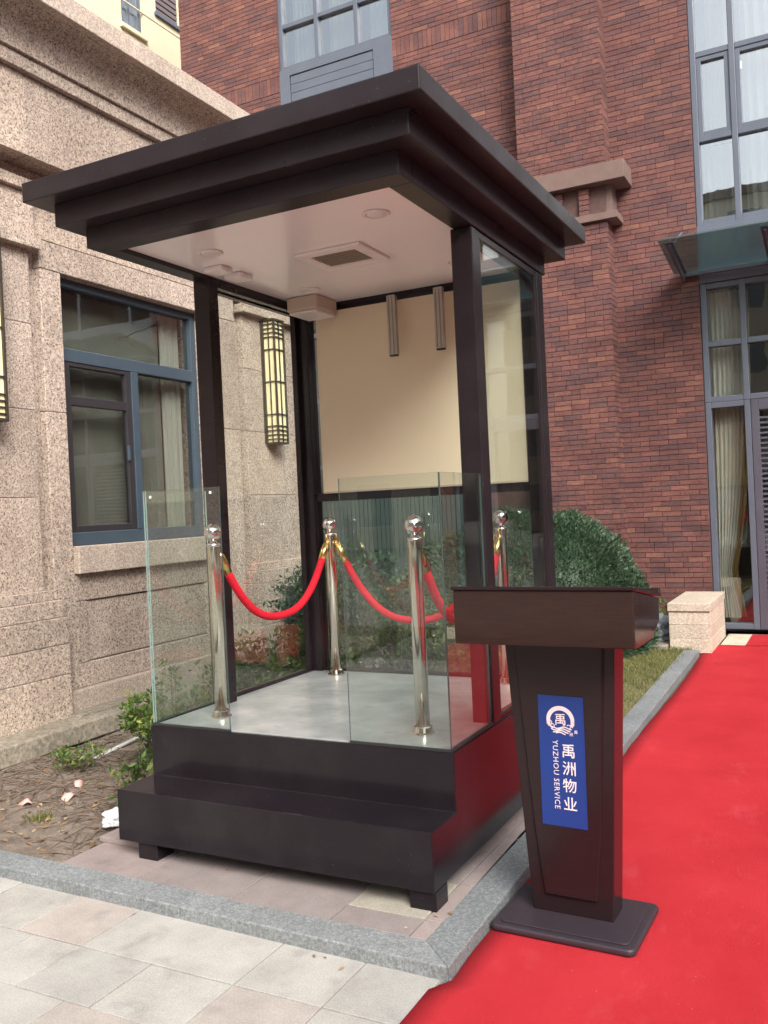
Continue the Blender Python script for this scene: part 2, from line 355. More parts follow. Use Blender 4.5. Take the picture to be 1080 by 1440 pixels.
def empty(name, loc=(0, 0, 0), rz=0, label=None, cat=None, group=None):
    o = bpy.data.objects.new(name, None); COL.objects.link(o); o.location = loc; o.rotation_euler = (0, 0, rz); o.empty_display_size = .1
    return tag(o, label, cat, group)
def box(name, b, m, parent=None, bev=0, **k):
    return MB().box(*b).build(name, m, parent, bev, **k)
def copy_tree(o, parent=None):
    c = o.copy(); COL.objects.link(c); c.parent = parent
    for ch in list(o.children): copy_tree(ch, c)
    return c
def proj(p):
    d = Vector(p)-Vector((CX, CY, CZ)); z = d.dot(fw)
    if z < .05: return None
    return 540+FPX*d.dot(rr)/z, 720-FPX*d.dot(uu)/z, z

# ================================================================== SETTING: ground
ZO = -0.05
# far ground sheet
g = MB(); g.box(-60, 60, -60, 60, -.4, -.12); tag(g.build('ground', M['asphalt']), kind='structure')
# outer paving with slabs
pv = tag(box('pavement', (-6.0, 3.4, -7.0, 7.3, -.119, ZO-.012), M['joint']), kind='structure')
slabs = []
rows = []
yy = -.315; ri = 0
while yy > -4.6:
    hgt = .293; x = .13 if ri > 0 else -.12
    if ri == 0: xs = [.16, -.12, -.463, -1.155, -1.49, -1.84, -2.53]
    elif ri == 1: xs = [.16, -.12, -.463, -.815, -1.155, -1.40, -2.09, -2.44]
    else:
        xs = [.16+.33*random.random()]
        while xs[-1] > -3.4: xs.append(xs[-1]-random.choice([.345, .345, .69]))
    while xs[-1] > -4.2: xs.append(xs[-1]-random.choice([.345, .69]))
    for a, b_ in zip(xs[:-1], xs[1:]): slabs.append((b_, a, yy-hgt, yy if ri else -.235))
    yy -= hgt; ri += 1
for (x0, x1, y0, y1) in slabs:
    e = .0028; zt = ZO+random.uniform(-.0015, .0015)
    o = MB().box(-(x1-x0)/2+e, (x1-x0)/2-e, -(y1-y0)/2+e, (y1-y0)/2-e, -.02, 0).build('paving_slab', M['slab'], pv, .002, seg=1)
    o.location = ((x0+x1)/2, (y0+y1)/2, zt)
# inner raised bed paving (z = 0)
ip = tag(box('inner_paving', (-1.76, .052, -.19, 1.9, -.115, -.012), M['joint']), kind='structure')
def slab(x0, x1, y0, y1, m, par, zt=0.0, th=.02, name='paving_slab'):
    e = .003
    o = MB().box(-(x1-x0)/2+e, (x1-x0)/2-e, -(y1-y0)/2+e, (y1-y0)/2-e, -th, 0).build(name, m, par, .002, seg=1)
    o.location = ((x0+x1)/2, (y0+y1)/2, zt); return o
for (x0, x1) in ((-1.75, -1.30), (-1.30, -.80), (-.80, -.345)):
    slab(x0, x1, -.185, .17, M['slab_pink'], ip, random.uniform(-.002, .001))
for (x0, x1) in ((-.345, -.02), (-.02, .05)):
    slab(x0, x1, -.185, -.05, M['slab_pink'], ip)
slab(-.345, -.02, -.05, .27, M['slab_cream'], ip, .003)
for (x0, x1) in ((-1.70, -1.30), (-1.30, -.80), (-.80, -.345)):
    slab(x0, x1, .17, .6, M['slab_pink'], ip, -.001)
for (y0, y1) in ((-.05, .27), (.27, .62), (.62, 1.1), (1.1, 1.6), (1.6, 1.9)):
    slab(-.02, .05, y0, y1, M['slab_pink'], ip)
    if y0 > .2: slab(-.345, -.02, y0, y1, M['slab_pink'], ip, -.002)
slab(-1.78, -1.40, .10, .42, M['slab_pink'], ip, .022, .022)
# kerb stones
kf = tag(box('kerb', (-4.6, .04, -.22, -.20, -.118, -.02), M['joint']), kind='structure')
def kerb_stone(poly, zt=0.0):
    cx = sum(p[0] for p in poly)/len(poly); cy = sum(p[1] for p in poly)/len(poly)
    o = MB().prism([(p[0]-cx, p[1]-cy) for p in poly], 'z', -.11, 0).build('kerb_stone', M['kerb'], kf, .005); o.location = (cx, cy, zt)
def kyo(x): return -.322+(.19-x)*.018
xs = [.047, -.95, -1.95, -2.95, -3.95, -4.7]
for i in range(len(xs)-1):
    x1, x0 = xs[i]-.0015, xs[i+1]+.0015
    x1o = .19 if i == 0 else x1
    kerb_stone([(x0, kyo(x0)), (x1o, kyo(x1o)), (x1, kyo(x1)+.138), (x0, kyo(x0)+.138)])
def kxo(y): return .190-.0165*(y+.32)
ys = [-.184, .8, 1.9, 2.9, 3.9, 4.9, 6.0]
for i in range(len(ys)-1):
    y0, y1 = ys[i]+.0015, ys[i+1]-.0015
    y0o = -.320 if i == 0 else y0
    kerb_stone([(kxo(y0o), y0o), (kxo(y1), y1), (kxo(y1)-.142, y1), (kxo(y0)-.142, y0)])
# planting bed: sheet with relief
def sheet(name, x0, x1, y0, y1, nx, ny, fz, m, kind='structure'):
    X = np.linspace(x0, x1, nx); Y = np.linspace(y0, y1, ny)
    vs = [(x, y, fz(x, y)) for y in Y for x in X]
    fs = [(j*nx+i, j*nx+i+1, (j+1)*nx+i+1, (j+1)*nx+i) for j in range(ny-1) for i in range(nx-1)]
    me = bpy.data.meshes.new(name); me.from_pydata(vs, [], fs); me.materials.append(m); me.polygons.foreach_set('use_smooth', [True]*len(fs))
    o = bpy.data.objects.new(name, me); COL.objects.link(o); return tag(o, kind=kind)
from mathutils import noise as mn
def soilz(x, y):
    z = -.018+.028*mn.noise(Vector((x*1.6, y*1.6, 0)))+.010*mn.noise(Vector((x*7, y*7, 3)))+.004*mn.noise(Vector((x*25, y*25, 9)))
    z += .03*max(0, min(1, (-x-2.2)/.8))*max(0, min(1, (y-.1)/.5))
    return z-.02*max(0, min(1, (x+1.9)/.2))
sheet('planting_bed', -4.9, -1.70, -.20, 7.3, 190, 300, soilz, M['soil'])
def lawnz(x, y): return -.02+.015*mn.noise(Vector((x*2, y*2, 5)))+.006*mn.noise(Vector((x*14, y*14, 1)))
sheet('lawn_soil', -1.70, .0, 1.88, 7.39, 80, 240, lawnz, M['lawn'])
# carpet: one thin runner with frayed-looking edge and slight waves
cv = []; cf = []
ny = 150; nx = 26
for j in range(ny+1):
    y = -5.2+(6.62+5.2)*j/ny
    xl = (.135 if y < -.34 else kxo(y)+.008)-(.018*math.sin(y*2.1) if y < -.34 else 0)+.006*mn.noise(Vector((y*4, 0, 0)))*(1 if y > -.34 else 1.5)
    if y < -.34: xl -= .05*(-.34-y)*.0
    if y > .7: xl += .012*math.sin(y*1.7)+.012
    for i in range(nx+1):
        x = xl+(2.55-xl)*(i/nx)
        cv.append((x, y, ZO+.006+.0015*mn.noise(Vector((x*2.2, y*1.3, 4)))+.001*mn.noise(Vector((x*9, y*2, 1)))))
for j in range(ny):
    for i in range(nx): a = j*(nx+1)+i; cf.append((a, a+1, a+nx+2, a+nx+1))
me = bpy.data.meshes.new('red_carpet'); me.from_pydata(cv, [], cf); me.materials.append(M['carpet'])
co = link('red_carpet', me, smooth=True); sm = co.modifiers.new('thick', 'SOLIDIFY'); sm.thickness = .005; sm.offset = -1
tag(co, 'bright red carpet laid over the paving up to the glazed entrance', 'carpet')
# entrance threshold with second strip of carpet
tag(box('threshold', (.20, 3.2, 6.60, 7.39, -.118, ZO+.0045), M['pier'], None, .004), kind='structure')
me2 = MB().box(.44, 2.55, 6.625, 7.34, ZO+.0046, ZO+.011).build('carpet_end', M['carpet'], None, .002)
me2.name = 'doorway_carpet'; tag(me2, 'short strip of red carpet on the threshold in front of the louvred door', 'carpet')

# ================================================================== BRICK BUILDING
YW, YP = 7.4, 7.12
bb = empty('brick_building', (0, 7.4, 0), 0, 'red brick building with slate blue glazed bays behind the booth', 'building')
bb_off = (0, -7.4, 0)
def BP(o):      # parent to building while keeping world coords
    o.parent = bb; o.location = Vector(o.location)+Vector(bb_off); return o
XL, XR, ZT = -7.0, 5.2, 10.6
BAYS = [(-5.30, -3.56, 7.60, 10.2), (-5.30, -3.56, .25, 5.9), (.05, 2.95, -.05, 10.2)]
# mortar wall (pieces round the openings), thickness .3
mw = MB()
f0 = YW+.012
mw.box(XL, -5.30, f0, YW+.35, -.1, ZT); mw.box(-5.30, -3.56, f0, YW+.35, -.1, .25); mw.box(-5.30, -3.56, f0, YW+.35, 5.9, 6.0); mw.box(-5.30, -3.56, f0, YW+.35, 10.2, ZT)
mw.box(-3.56, .05, f0, YW+.35, -.1, ZT); mw.box(.05, 2.95, f0, YW+.35, 10.2, ZT); mw.box(2.95, XR, f0, YW+.35, -.1, ZT)
mw.box(-1.865, -.862, YP+.012, f0, -.1, ZT)
BP(mw.build('wall', M['mortar']))
mw = MB(); mw.box(XL, XL+.3, YW+.36, YW+6, -.1, ZT); mw.box(XL, XR, YW+6, YW+6.3, -.1, ZT); mw.box(XR-.3, XR, YW+.36, YW+6, -.1, ZT); mw.box(XL, XR, YW+.0, YW+6.3, ZT, ZT+.3)
BP(mw.build('rear_shell', M['facade_b']))
# bricks
BL, BH, TH = .205, .0575, .010
bricks = []    # (cx, cy, cz, lx, ly, lz)
def inbay(x0, x1, z0, z1):
    for (a, b_, c_, d_) in BAYS:
        if x1 > a+.001 and x0 < b_-.001 and z1 > c_ and z0 < d_: return (a, b_)
    if x1 > -5.30 and x0 < -3.56 and z1 > 5.9 and z0 < 7.62: return (-5.30, -3.56)
    return None
def course(x0, x1, z, yf, soldier=False):
    if soldier:
        x = x0
        while x < x1-.01:
            bricks.append(((x+min(x+.062, x1))/2, yf, z+2*BH, min(.062, x1-x), 0, 4*BH-.004)); x += .062
        return
    off = ((.5 if round(z/BH) % 2 else 0)+random.choice([0, 0, 0, .25]))*BL
    x = x0-off
    while x < x1-.004:
        L = BL if random.random() < .93 else BL*.5
        a, b_ = max(x, x0), min(x+L, x1)
        if b_-a > .02: bricks.append(((a+b_)/2, yf, z+BH/2, b_-a, 0, BH))
        x += L
z = -.06
while z < ZT-.01:
    segs = []
    sold = 7.26 <= z < 7.26+.0575
    h = .21 if sold else BH
    blocked = [(a, b_) for (a, b_, c_, d_) in BAYS if z+h > c_ and z < d_]
    if z+h > 5.9 and z < 7.62: blocked.append((-5.30, -3.56))
    blocked.append((-1.865, -.862)); blocked.sort()
    cur = XL
    for a, b_ in blocked:
        if a > cur: segs.append((cur, a))
        cur = max(cur, b_)
    if cur < XR: segs.append((cur, XR))
    for s0, s1 in segs: course(s0, s1, z, YW, sold)
    inband = 4.62 < z+.03 < 5.24
    if not inband: course(-1.865, -.862, z, YP, False)
    if sold:
        for k in (1, 2, 3): course(-1.865, -.862, z+k*BH, YP)
    z += 4*BH if sold else BH
# pilaster during soldier course gap

# pilaster side bricks (right side faces +x)
sideb = []
z = -.06; k = 0
while z < ZT:
    if not 4.62 < z+.03 < 5.24:
        e_ = .13 if k % 2 else .0
        sideb.append((z, YP, YP+.10 if k % 2 else YP+.21)); sideb.append((z, YP+.10 if k % 2 else YP+.21, YW+.01))
    z += BH; k += 1
J = .0036
def brick_verts(cx, yf, cz, lx, lz, j):
    dy = j
    x0, x1, z0, z1 = cx-lx/2+J*.6, cx+lx/2-J*.6, cz-lz/2+J*.9, cz+lz/2-J*.9
    return (x0, x1, yf-dy, yf+.02, z0, z1)
# rank those in view
cand = []
for i, (cx, yf, cz, lx, _, lz) in enumerate(bricks):
    a = proj((cx-lx/2, yf, cz)); b_ = proj((cx+lx/2, yf, cz)); q = proj((cx, yf, cz))
    if not q or not (0 < q[0] < 1080 and 0 < q[1] < 1440): cand.append((-1, i)); continue
    X, Y = q[0], q[1]
    vis = (X > 785 and Y < 880 and not (X < 905 and Y > 722+(X-780)*.85)) or (X > 600 and Y < 60)
    if X < 830 and Y < 88+1.02*(X-590)+18 and Y > 88+1.02*(X-590): vis = False
    hgt = proj((cx, yf, cz-lz/2))[1]-proj((cx, yf, cz+lz/2))[1]
    cand.append((((b_[0]-a[0])*hgt+(5 if cx > -.9 else 0)) if vis else -1, i))
cand.sort(reverse=True); top = set(i for s, i in cand[:300] if s > 0)
unit = {}
stuff = MB()
ROUND = .005
for i, (cx, yf, cz, lx, _, lz) in enumerate(bricks):
    j = random.uniform(0, .004)
    if i in top:
        key = (round(lx/ROUND), round(lz/ROUND))
        if key not in unit:
            h = MB(); hx, hz = lx/2-J*.6, lz/2-J*.9
            h.box(-hx, hx, 0, .02, -hz, hz); unit[key] = h.mesh('brick', M['brick'])
        o = bpy.data.objects.new('brick', unit[key]); COL.objects.link(o); o.parent = bb
        o.location = (cx, yf-j-7.4, cz)
    else:
        stuff.box(*brick_verts(cx, yf, cz, lx, lz, j))
for (z, y0, y1) in sideb:
    j = random.uniform(0, .003)
    stuff.box(-.872, -.862+.008+j, y0+(.004 if y0 > YP else .001), y1-J, z+J*.9, z+BH-J*.9)
so_ = stuff.build('brickwork', M['brick']); BP(so_); so_['kind'] = 'stuff'
# pilaster capital
BP(MB().box(-1.96, -.62, YP-.12, YW-.002, 5.02, 5.22).build('capital', M['brown_stone'], None, .006))
BP(MB().box(-1.90, -.735, YP-.045, YW-.003, 4.62, 4.70).build('capital', M['brown_stone'], None, .005))
BP(MB().box(-1.84, -.80, YP+.03, YW-.004, 4.70, 5.02).build('capital', M['brown_stone'], None, .003))
for x in (-1.70, -1.40, -1.10):
    cb = MB()
    for k in range(5): cb.box(x-.055, x+.055, YP-.035, YP+.03, 4.702+k*.06, 4.702+k*.06+.052)
    BP(cb.build('corbel', M['brick']))
# glazed bays
def bay(name, x0, x1, xs, zs, yf=YW+.06, mt='mullion', w=.062, sash=(), skip=(), glass='window_glass', d=.09):
    wroot = MB()
    for x in xs: wroot.box(x-w/2, x+w/2, yf-.03, yf+d, zs[0]-w/2, zs[-1]+w/2)
    fr = wroot
    for z in zs:
        for a, b_ in zip(xs[:-1], xs[1:]): fr.box(a+w/2, b_-w/2, yf-.022, yf+d-.004, z-w/2, z+w/2)
    win = fr.build('window', M[mt], None, .006); BP(win)
    for i, (a, b_) in enumerate(zip(xs[:-1], xs[1:])):
        for k, (c_, d_) in enumerate(zip(zs[:-1], zs[1:])):
            if (i, k) in skip: continue
            pa, pb, pc, pd = a+w/2, b_-w/2, c_+w/2, d_-w/2
            if (i, k) in sash:
                s = MB(); q = .05
                s.box(pa, pa+q, yf-.012, yf+.05, pc, pd); s.box(pb-q, pb, yf-.012, yf+.05, pc, pd); s.box(pa+q, pb-q, yf-.012, yf+.05, pc, pc+q); s.box(pa+q, pb-q, yf-.012, yf+.05, pd-q, pd)
                s.build('sash', M[mt], win, .005); pa += q; pb -= q; pc += q; pd -= q
            pn = box('pane', (pa-.004, pb+.004, yf+.03, yf+.036, pc-.004, pd+.004), M[glass], win)
            pn.rotation_euler = (random.uniform(-.004, .004), 0, random.uniform(-.004, .004))*1 if False else (0, 0, 0)
    return win
XS = [.085, .485, 1.50, 2.50, 2.915]
bay('window', .05, 2.95, XS, [4.48, 5.40, 6.33, 7.27, 8.2, 9.15, 10.17], sash=((0, 1), (1, 1), (2, 1), (3, 1)))
bay('window', .05, 2.95, XS, [2.53, 3.14, 3.78], glass='entrance_glass')
bay('window', .05, 2.95, [.085, .485], [.031, 2.53-.063], glass='entrance_glass')
bay('window', .05, 2.95, [2.50, 2.915], [.031, 2.53-.063], glass='entrance_glass')
sp = MB(); sp.box(.05, 2.95, YW+.02, YW+.14, 3.815, 4.449)
BP(sp.build('spandrel', M['mullion'], None, .004))
# louvred double door
dr = box('door', (.52, .60, YW+.03, YW+.12, .0, 2.496), M['door_metal'], None, .006); BP(dr)
for (a, b_) in ((1.40, 1.46), (1.47, 1.53), (2.385, 2.465)):
    box('stile', (a, b_, YW+.03, YW+.12, .0, 2.496), M['door_metal'], dr, .006)
for (a, b_) in ((.60, 1.40), (1.53, 2.385)):
    box('rail', (a, b_, YW+.035, YW+.115, 2.38, 2.496), M['door_metal'], dr, .004)
    box('rail', (a, b_, YW+.035, YW+.115, .0, .22), M['door_metal'], dr, .004)
    box('pane', (a, b_, YW+.085, YW+.09, .22, 2.38), M['entrance_glass'], dr)
    if a > 1.5: continue
    lv = None
    zz = .26
    while zz < 2.35:
        if lv is None: lv = MB().prism([(YW+.05, -.014), (YW+.078, .006), (YW+.078, .012), (YW+.05, -.008)], 'x', a, b_).mesh('slat', M['door_metal'])
        o = bpy.data.objects.new('slat', lv); COL.objects.link(o); o.parent = dr; o.location = (0, 0, zz); zz += .055
# upper left bay
bay('window', -5.3, -3.56, [-5.27, -4.70, -4.09, -3.59], [7.62, 8.20, 9.1, 10.17])
sp = MB(); sp.box(-5.30, -3.56, YW+.03, YW+.1, 6.0, 7.585)
pnl = sp.build('spandrel', M['mullion'], None, .004); BP(pnl)
box('spandrel_frame', (-5.30, -5.14, YW+.0, YW+.029, 6.0, 7.585), M['mullion'], pnl, .003); box('spandrel_frame', (-3.84, -3.56, YW+.0, YW+.029, 6.0, 7.585), M['mullion'], pnl, .003)
box('spandrel_frame', (-5.138, -3.842, YW+.0, YW+.029, 7.49, 7.585), M['mullion'], pnl, .003)
for k in range(12):
    box('board', (-5.13, -3.85, YW+.012, YW+.029, 6.08+k*.117, 6.08+k*.117+.112), M['mullion'], pnl, .003)
bay('window', -5.3, -3.56, [-5.27, -4.70, -4.09, -3.59], [.28, 1.2, 2.1, 3.0, 3.9, 4.9, 5.87])
# rooms behind
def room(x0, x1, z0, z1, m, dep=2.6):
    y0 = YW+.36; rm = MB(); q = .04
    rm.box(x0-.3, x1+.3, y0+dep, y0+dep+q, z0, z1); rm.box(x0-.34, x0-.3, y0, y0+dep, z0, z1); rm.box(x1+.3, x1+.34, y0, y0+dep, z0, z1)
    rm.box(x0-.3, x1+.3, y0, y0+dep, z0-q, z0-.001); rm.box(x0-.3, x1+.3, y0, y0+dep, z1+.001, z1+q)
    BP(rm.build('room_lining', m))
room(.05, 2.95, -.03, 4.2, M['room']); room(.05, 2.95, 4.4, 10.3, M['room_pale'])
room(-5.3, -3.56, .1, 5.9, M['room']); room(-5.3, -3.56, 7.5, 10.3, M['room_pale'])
# glass canopy over door
cn = MB(); cn.add([(-.20, 6.40, 4.085), (3.2, 6.40, 4.085), (3.2, 7.38, 3.945), (-.20, 7.38, 3.945), (-.20, 6.40, 4.099), (3.2, 6.40, 4.099), (3.2, 7.38, 3.959), (-.20, 7.38, 3.959)],
                  [(0,3,2,1),(4,5,6,7),(0,1,5,4),(1,2,6,5),(2,3,7,6),(3,0,4,7)])
cn = cn.build('canopy', M['canopy_glass']); BP(cn)
box('wall_rail', (-.08, 3.1, 7.34, 7.40, 3.90, 3.943), M['mullion'], cn, .004)
for x in (-.10, .80, 1.70, 2.60):
    b_ = MB(); b_.prism([(7.39, 3.84), (7.39, 3.93), (6.50, 4.066), (6.48, 4.03)], 'x', x-.012, x+.012); b_.build('bracket', M['mullion'], cn, .002)
    MB().prism([(7.36, 3.9445-.010), (7.36, 3.9445-.001), (6.46, 4.0725), (6.46, 4.064)], 'x', x-.04, x+.04).build('bracket_flange', M['mullion'], cn, .001)
    MB().tube([(x, 6.60, 4.07), (x, 7.38, 4.40)], .012, 8).build('tie_rod', M['mullion'], cn)
# curtains (things of their own, hang inside)
def drape(name, x0, x1, z0, z1, y, m, amp=.03, n=9, tie=None, mat_=None, edge=None):
    nx_, nz_ = 90, 40; vs = []
    for j in range(nz_+1):
        v = j/nz_; z = z1+(z0-z1)*v
        for i in range(nx_+1):
            u = i/nx_; x = x0+(x1-x0)*u
            if tie:
                zt, xt, wt = tie
                if z > zt: k = ((z1-z)/(z1-zt))**2.6
                else: k = 1-.35*min(1, (zt-z)/(zt-z0+1e-6))
                wloc = (x1-x0)*(1-k)+wt*k; left = x0*(1-k)+(xt-wt/2)*k
                x = left+wloc*u
            vs.append((x, y+amp*math.sin(u*n*2*math.pi+.6*math.sin(3*v+u*4))+.01*math.sin(u*37), z))
    fs = [(j*(nx_+1)+i, j*(nx_+1)+i+1, (j+1)*(nx_+1)+i+1, (j+1)*(nx_+1)+i) for j in range(nz_) for i in range(nx_)]
    me = bpy.data.meshes.new(name); me.from_pydata(vs, [], fs); me.materials.append(m); return link(name, me, smooth=True)
tag(drape('curtain', .10, .46, .1, 3.74, YW+.24, M['curtain_white'], .022, 7, tie=(.62, .16, .13)), 'pale green white curtain tied back beside the ground floor door', 'curtain')
tag(drape('curtain', .36, .52, .1, 3.74, YW+.30, M['curtain_gold'], .016, 3, tie=(.62, .25, .07)), 'gold curtain edge gathered behind the pale tied curtain by the door', 'curtain')
tag(drape('curtain', .12, .48, 4.5, 5.37, YW+.26, M['curtain_white'], .012, 5), 'sheer pleated curtain in the lowest narrow pane above the canopy', 'curtain')
tag(drape('curtain', .20, .48, 5.40, 10.1, YW+.30, M['curtain_cream'], .02, 4), 'cream curtain hanging in the tall narrow window above the canopy', 'curtain')
tag(drape('curtain', .56, 1.0, 4.5, 10.1, YW+.28, M['curtain_white'], .03, 5), 'white curtain behind the wide panes above the canopy', 'curtain')
tag(drape('curtain', -5.2, -4.75, 7.6, 10.1, YW+.26, M['curtain_white'], .015, 7), 'grey sheer curtain in the left pane of the upper left window', 'curtain')
tag(drape('curtain', -4.62, -4.22, 7.6, 10.1, YW+.26, M['curtain_cream'], .025, 4), 'cream yellow curtain in the middle pane of the upper left window', 'curtain')
tag(drape('curtain', -4.0, -3.65, 7.6, 10.1, YW+.27, M['curtain_white'], .02, 5), 'thin white curtain in the right pane of the upper left window', 'curtain')
tag(drape('curtain', -5.2, -3.66, .3, 5.8, YW+.24, M['curtain_dim'], .03, 16), 'dim pleated curtain behind the ground floor bay at the back of the booth', 'curtain')
for i, (px_, pz_, lb) in enumerate(((.50, 1.93, 'warm glowing lamp seen highest inside the ground floor window'), (.475, 1.80, 'warm glowing lamp just below the highest one inside the window'), (.43, 1.62, 'lowest of the warm lamps glowing inside the ground floor window'))):
    lp = MB().lathe([(.004, .10), (.018, .09), (.024, .06), (.022, .02), (.008, 0)], (0, 0, 0), 14).build('indoor_lamp', M['bulb'], None, smooth=True)
    MB().tube([(0, 0, .10), (0, 0, 2.26-.0)], .003, 5).build('cord', M['black_frame'], lp)
    lp.location = (px_-.02, YW+.9, pz_); tag(lp, lb, 'lamp')
lp = MB().lathe([(.001, .0), (.045, .0), (.05, .02), (.05, .05), (.001, .05)], (0, 0, 0), 18).build('ceiling_lamp', M['bulb'], None, smooth=True)
MB().tube([(0, 0, .05), (0, 0, 3.9)], .004, 5).build('cord', M['black_frame'], lp)
lp.location = (.56, YW+.62, 6.33); tag(lp, 'round lit lamp showing through the wide pane high on the right', 'lamp')

# ================================================================== STONE WING (local u along wall, o outward)
wing = empty('stone_wing', (-3.589, 1.633, 0), math.radians(1), 'beige speckled granite wing with heavy stepped cornice left of the booth', 'building')
# local frame: x = o (outward), y = u
def wb(name, o0, o1, u0, u1, z0, z1, m='granite', bev=.006, par=None):
    return box(name, (o0, o1, u0, u1, z0, z1), M[m], par or wing, bev)
U0, U1 = -6.5, 3.30
OW0, OW1, ZW0, ZW1 = .095, 1.72, 1.33, 3.315
wb('wall', -.9, -.07, U0, OW0-.002, .0, 5.0, bev=0)
wb('wall', -.9, -.07, OW1+.002, U1, .0, 5.0, bev=0)
wb('wall', -.9, -.07, OW0-.0021, OW1+.0021, .0, ZW0-.001, bev=0)
wb('wall', -.9, -.07, OW0-.0021, OW1+.0021, ZW1+.001, 5.0, bev=0)
wb('end_wall', -5.0, -.902, U1-.3, U1, 0, 5.0, bev=0); wb('roof', -5.0, -.2, U0, U1, 4.90, 5.0, bev=0)
# window surround slabs (o -.07 .. 0)
wb('jamb_slab', -.069, 0, -.095, OW0, .30, 2.3); wb('jamb_slab', -.069, 0, -.095, OW0, 2.303, ZW1)
wb('jamb_slab', -.069, 0, OW1, 2.21, .30, 2.3); wb('jamb_slab', -.069, 0, OW1, 2.21, 2.303, ZW1)
wb('lintel_slab', -.069, .0, -.095, 1.05, ZW1+.003, 3.52); wb('lintel_slab', -.069, .0, 1.053, 2.21, ZW1+.003, 3.52)
wb('frieze_slab', -.069, .001, -6.5, 1.0, 3.523, 3.98, bev=.003); wb('frieze_slab', -.069, .001, 1.003, U1, 3.523, 3.98, bev=.003)
wb('sill', -.068, .055, OW0+.002, OW1-.002, 1.13, 1.33, 'granite_smooth')
# panel under the window: border and sunk field
wb('apron_slab', -.069, -.001, OW0+.002, OW1-.002, .93, 1.128); wb('apron_slab', -.069, -.001, OW0+.002, OW1-.002, .30, .475)
wb('apron_slab', -.069, -.001, OW0+.002, .20, .478, .927); wb('apron_slab', -.069, -.001, 1.60, OW1-.002, .478, .927)
wb('apron_slab', -.069, -.016, .205, 1.595, .483, .922)
# low ledge and drain kerb
wb('ledge', -.069, .06, -.15, 2.2, .14, .298, 'granite_smooth', .01)
wb('drain_kerb', .07, .36, U0, 5.3, .02, .15, 'gutter', .012)
wb('drain_kerb', .065, .22, -.12, 2.2, .148, .162, 'gutter', .004)
# pilasters with lantern
def pilaster(u0, u1):
    for z0, z1 in ((1.04, 1.69), (1.693, 2.3), (2.303, 2.9), (2.903, 3.42)): wb('pilaster_slab', -.069, .0, u0, u1, z0, z1, bev=.004)
    wb('pilaster_base', -.069, .055, u0-.03, u1+.03, .97, 1.04); wb('pilaster_base', -.069, .10, u0-.07, u1+.07, .85, .969)
    for z0, z1 in ((.14, .45), (.453, .66), (.663, .848)): wb('pilaster_base', -.069, .125, u0-.09, u1+.09, z0, z1)
    wb('pilaster_cap', -.068, .07, u0-.06, u1+.06, 3.42, 3.50); wb('pilaster_cap', .002, .05, u0-.02, u1+.02, 3.503, 3.80); wb('pilaster_cap', .002, .09, u0-.06, u1+.06, 3.803, 3.88)
pilaster(-1.10, -.19); pilaster(2.33, 3.24); pilaster(-3.5, -2.6)
wb('pilaster_slab', -.069, 0, -2.6, -1.2, 1.0, 3.52)
# cornice: three steps, cavetto and coping
for (a, b_) in ((U0, -2.2), (-2.197, -.35), (-.347, 1.5), (1.503, U1+.1)):
    wb('cornice_slab', -.069, .20, a, b_, 3.985, 4.53, bev=.004)
    wb('cornice_slab', -.069, .245, a, b_, 4.533, 4.63, bev=.004)
prof = [(-.069, 4.633), (.27, 4.633)]
for k in range(9):
    th = k/8*math.pi/2; prof.append((.27+.17*(1-math.cos(th)), 4.66+.22*math.sin(th)))
prof += [(-.069, 4.88)]
for (a, b_) in ((U0, -1.3), (-1.297, .9), (.903, U1+.12)):
    o = MB().prism([(p_[0], p_[1]) for p_ in prof], 'y', a, b_).build('cavetto_slab', M['granite'], wing, .003)
    wb('coping_slab', -.9, .50, a, b_, 4.882, 5.03, 'granite_smooth', .006)
# wing window
wwin = MB(); fo = -.10; q = .05
def fbox(o0, o1, u0, u1, z0, z1): wwin.box(o0, o1, u0, u1, z0, z1)
fbox(-.17, fo+.02, OW0, OW0+.07, ZW0, ZW1); fbox(-.17, fo+.02, OW1-.07, OW1, ZW0, ZW1)
fbox(-.168, fo+.018, OW0+.07, OW1-.07, ZW0, ZW0+.10); fbox(-.168, fo+.018, OW0+.07, OW1-.07, ZW1-.06, ZW1); fbox(-.169, fo+.022, OW0+.07, OW1-.07, 2.70, 2.80)
fbox(-.167, fo+.024, .87, .95, ZW0+.10, 2.70)
wf = wwin.build('window', M['wing_frame'], wing, .006)
box('pane', (-.125, -.120, OW0+.07, OW1-.07, 2.80, ZW1-.06), M['wing_glass'], wf)
box('pane', (-.125, -.120, .95, OW1-.07, ZW0+.10, 2.70), M['wing_glass'], wf)
s = MB(); a, b_, c_, d_ = OW0+.07, .87, ZW0+.10, 2.70
s.box(-.135, -.085, a, a+.06, c_, d_); s.box(-.135, -.085, b_-.06, b_, c_, d_); s.box(-.134, -.086, a+.06, b_-.06, c_, c_+.05); s.box(-.134, -.086, a+.06, b_-.06, d_-.03, d_); s.box(-.134, -.086, a+.06, b_-.06, 2.38, 2.45)
sh = s.build('sash', M['black_frame'], wf, .004)
box('pane', (-.113, -.109, a+.05, b_-.05, c_+.04, 2.39), M['wing_glass'], wf); box('pane', (-.113, -.109, a+.05, b_-.05, 2.44, d_-.02), M['wing_glass'], wf)
box('handle', (-.085, -.065, .79, .815, 1.98, 2.10), M['wing_frame'], wf, .004)
rl = MB(); rl.box(-1.75, -1.7, -.3, 2.3, .8, 3.5); rl.box(-1.7, -.91, -.3, -.25, .8, 3.5); rl.box(-1.7, -.91, 2.25, 2.3, .8, 3.5); rl.box(-1.75, -.91, -.3, 2.3, .7, .799); rl.box(-1.75, -.91, -.3, 2.3, 3.501, 3.6)
rl.build('room_lining', M['room_wing'], wing)
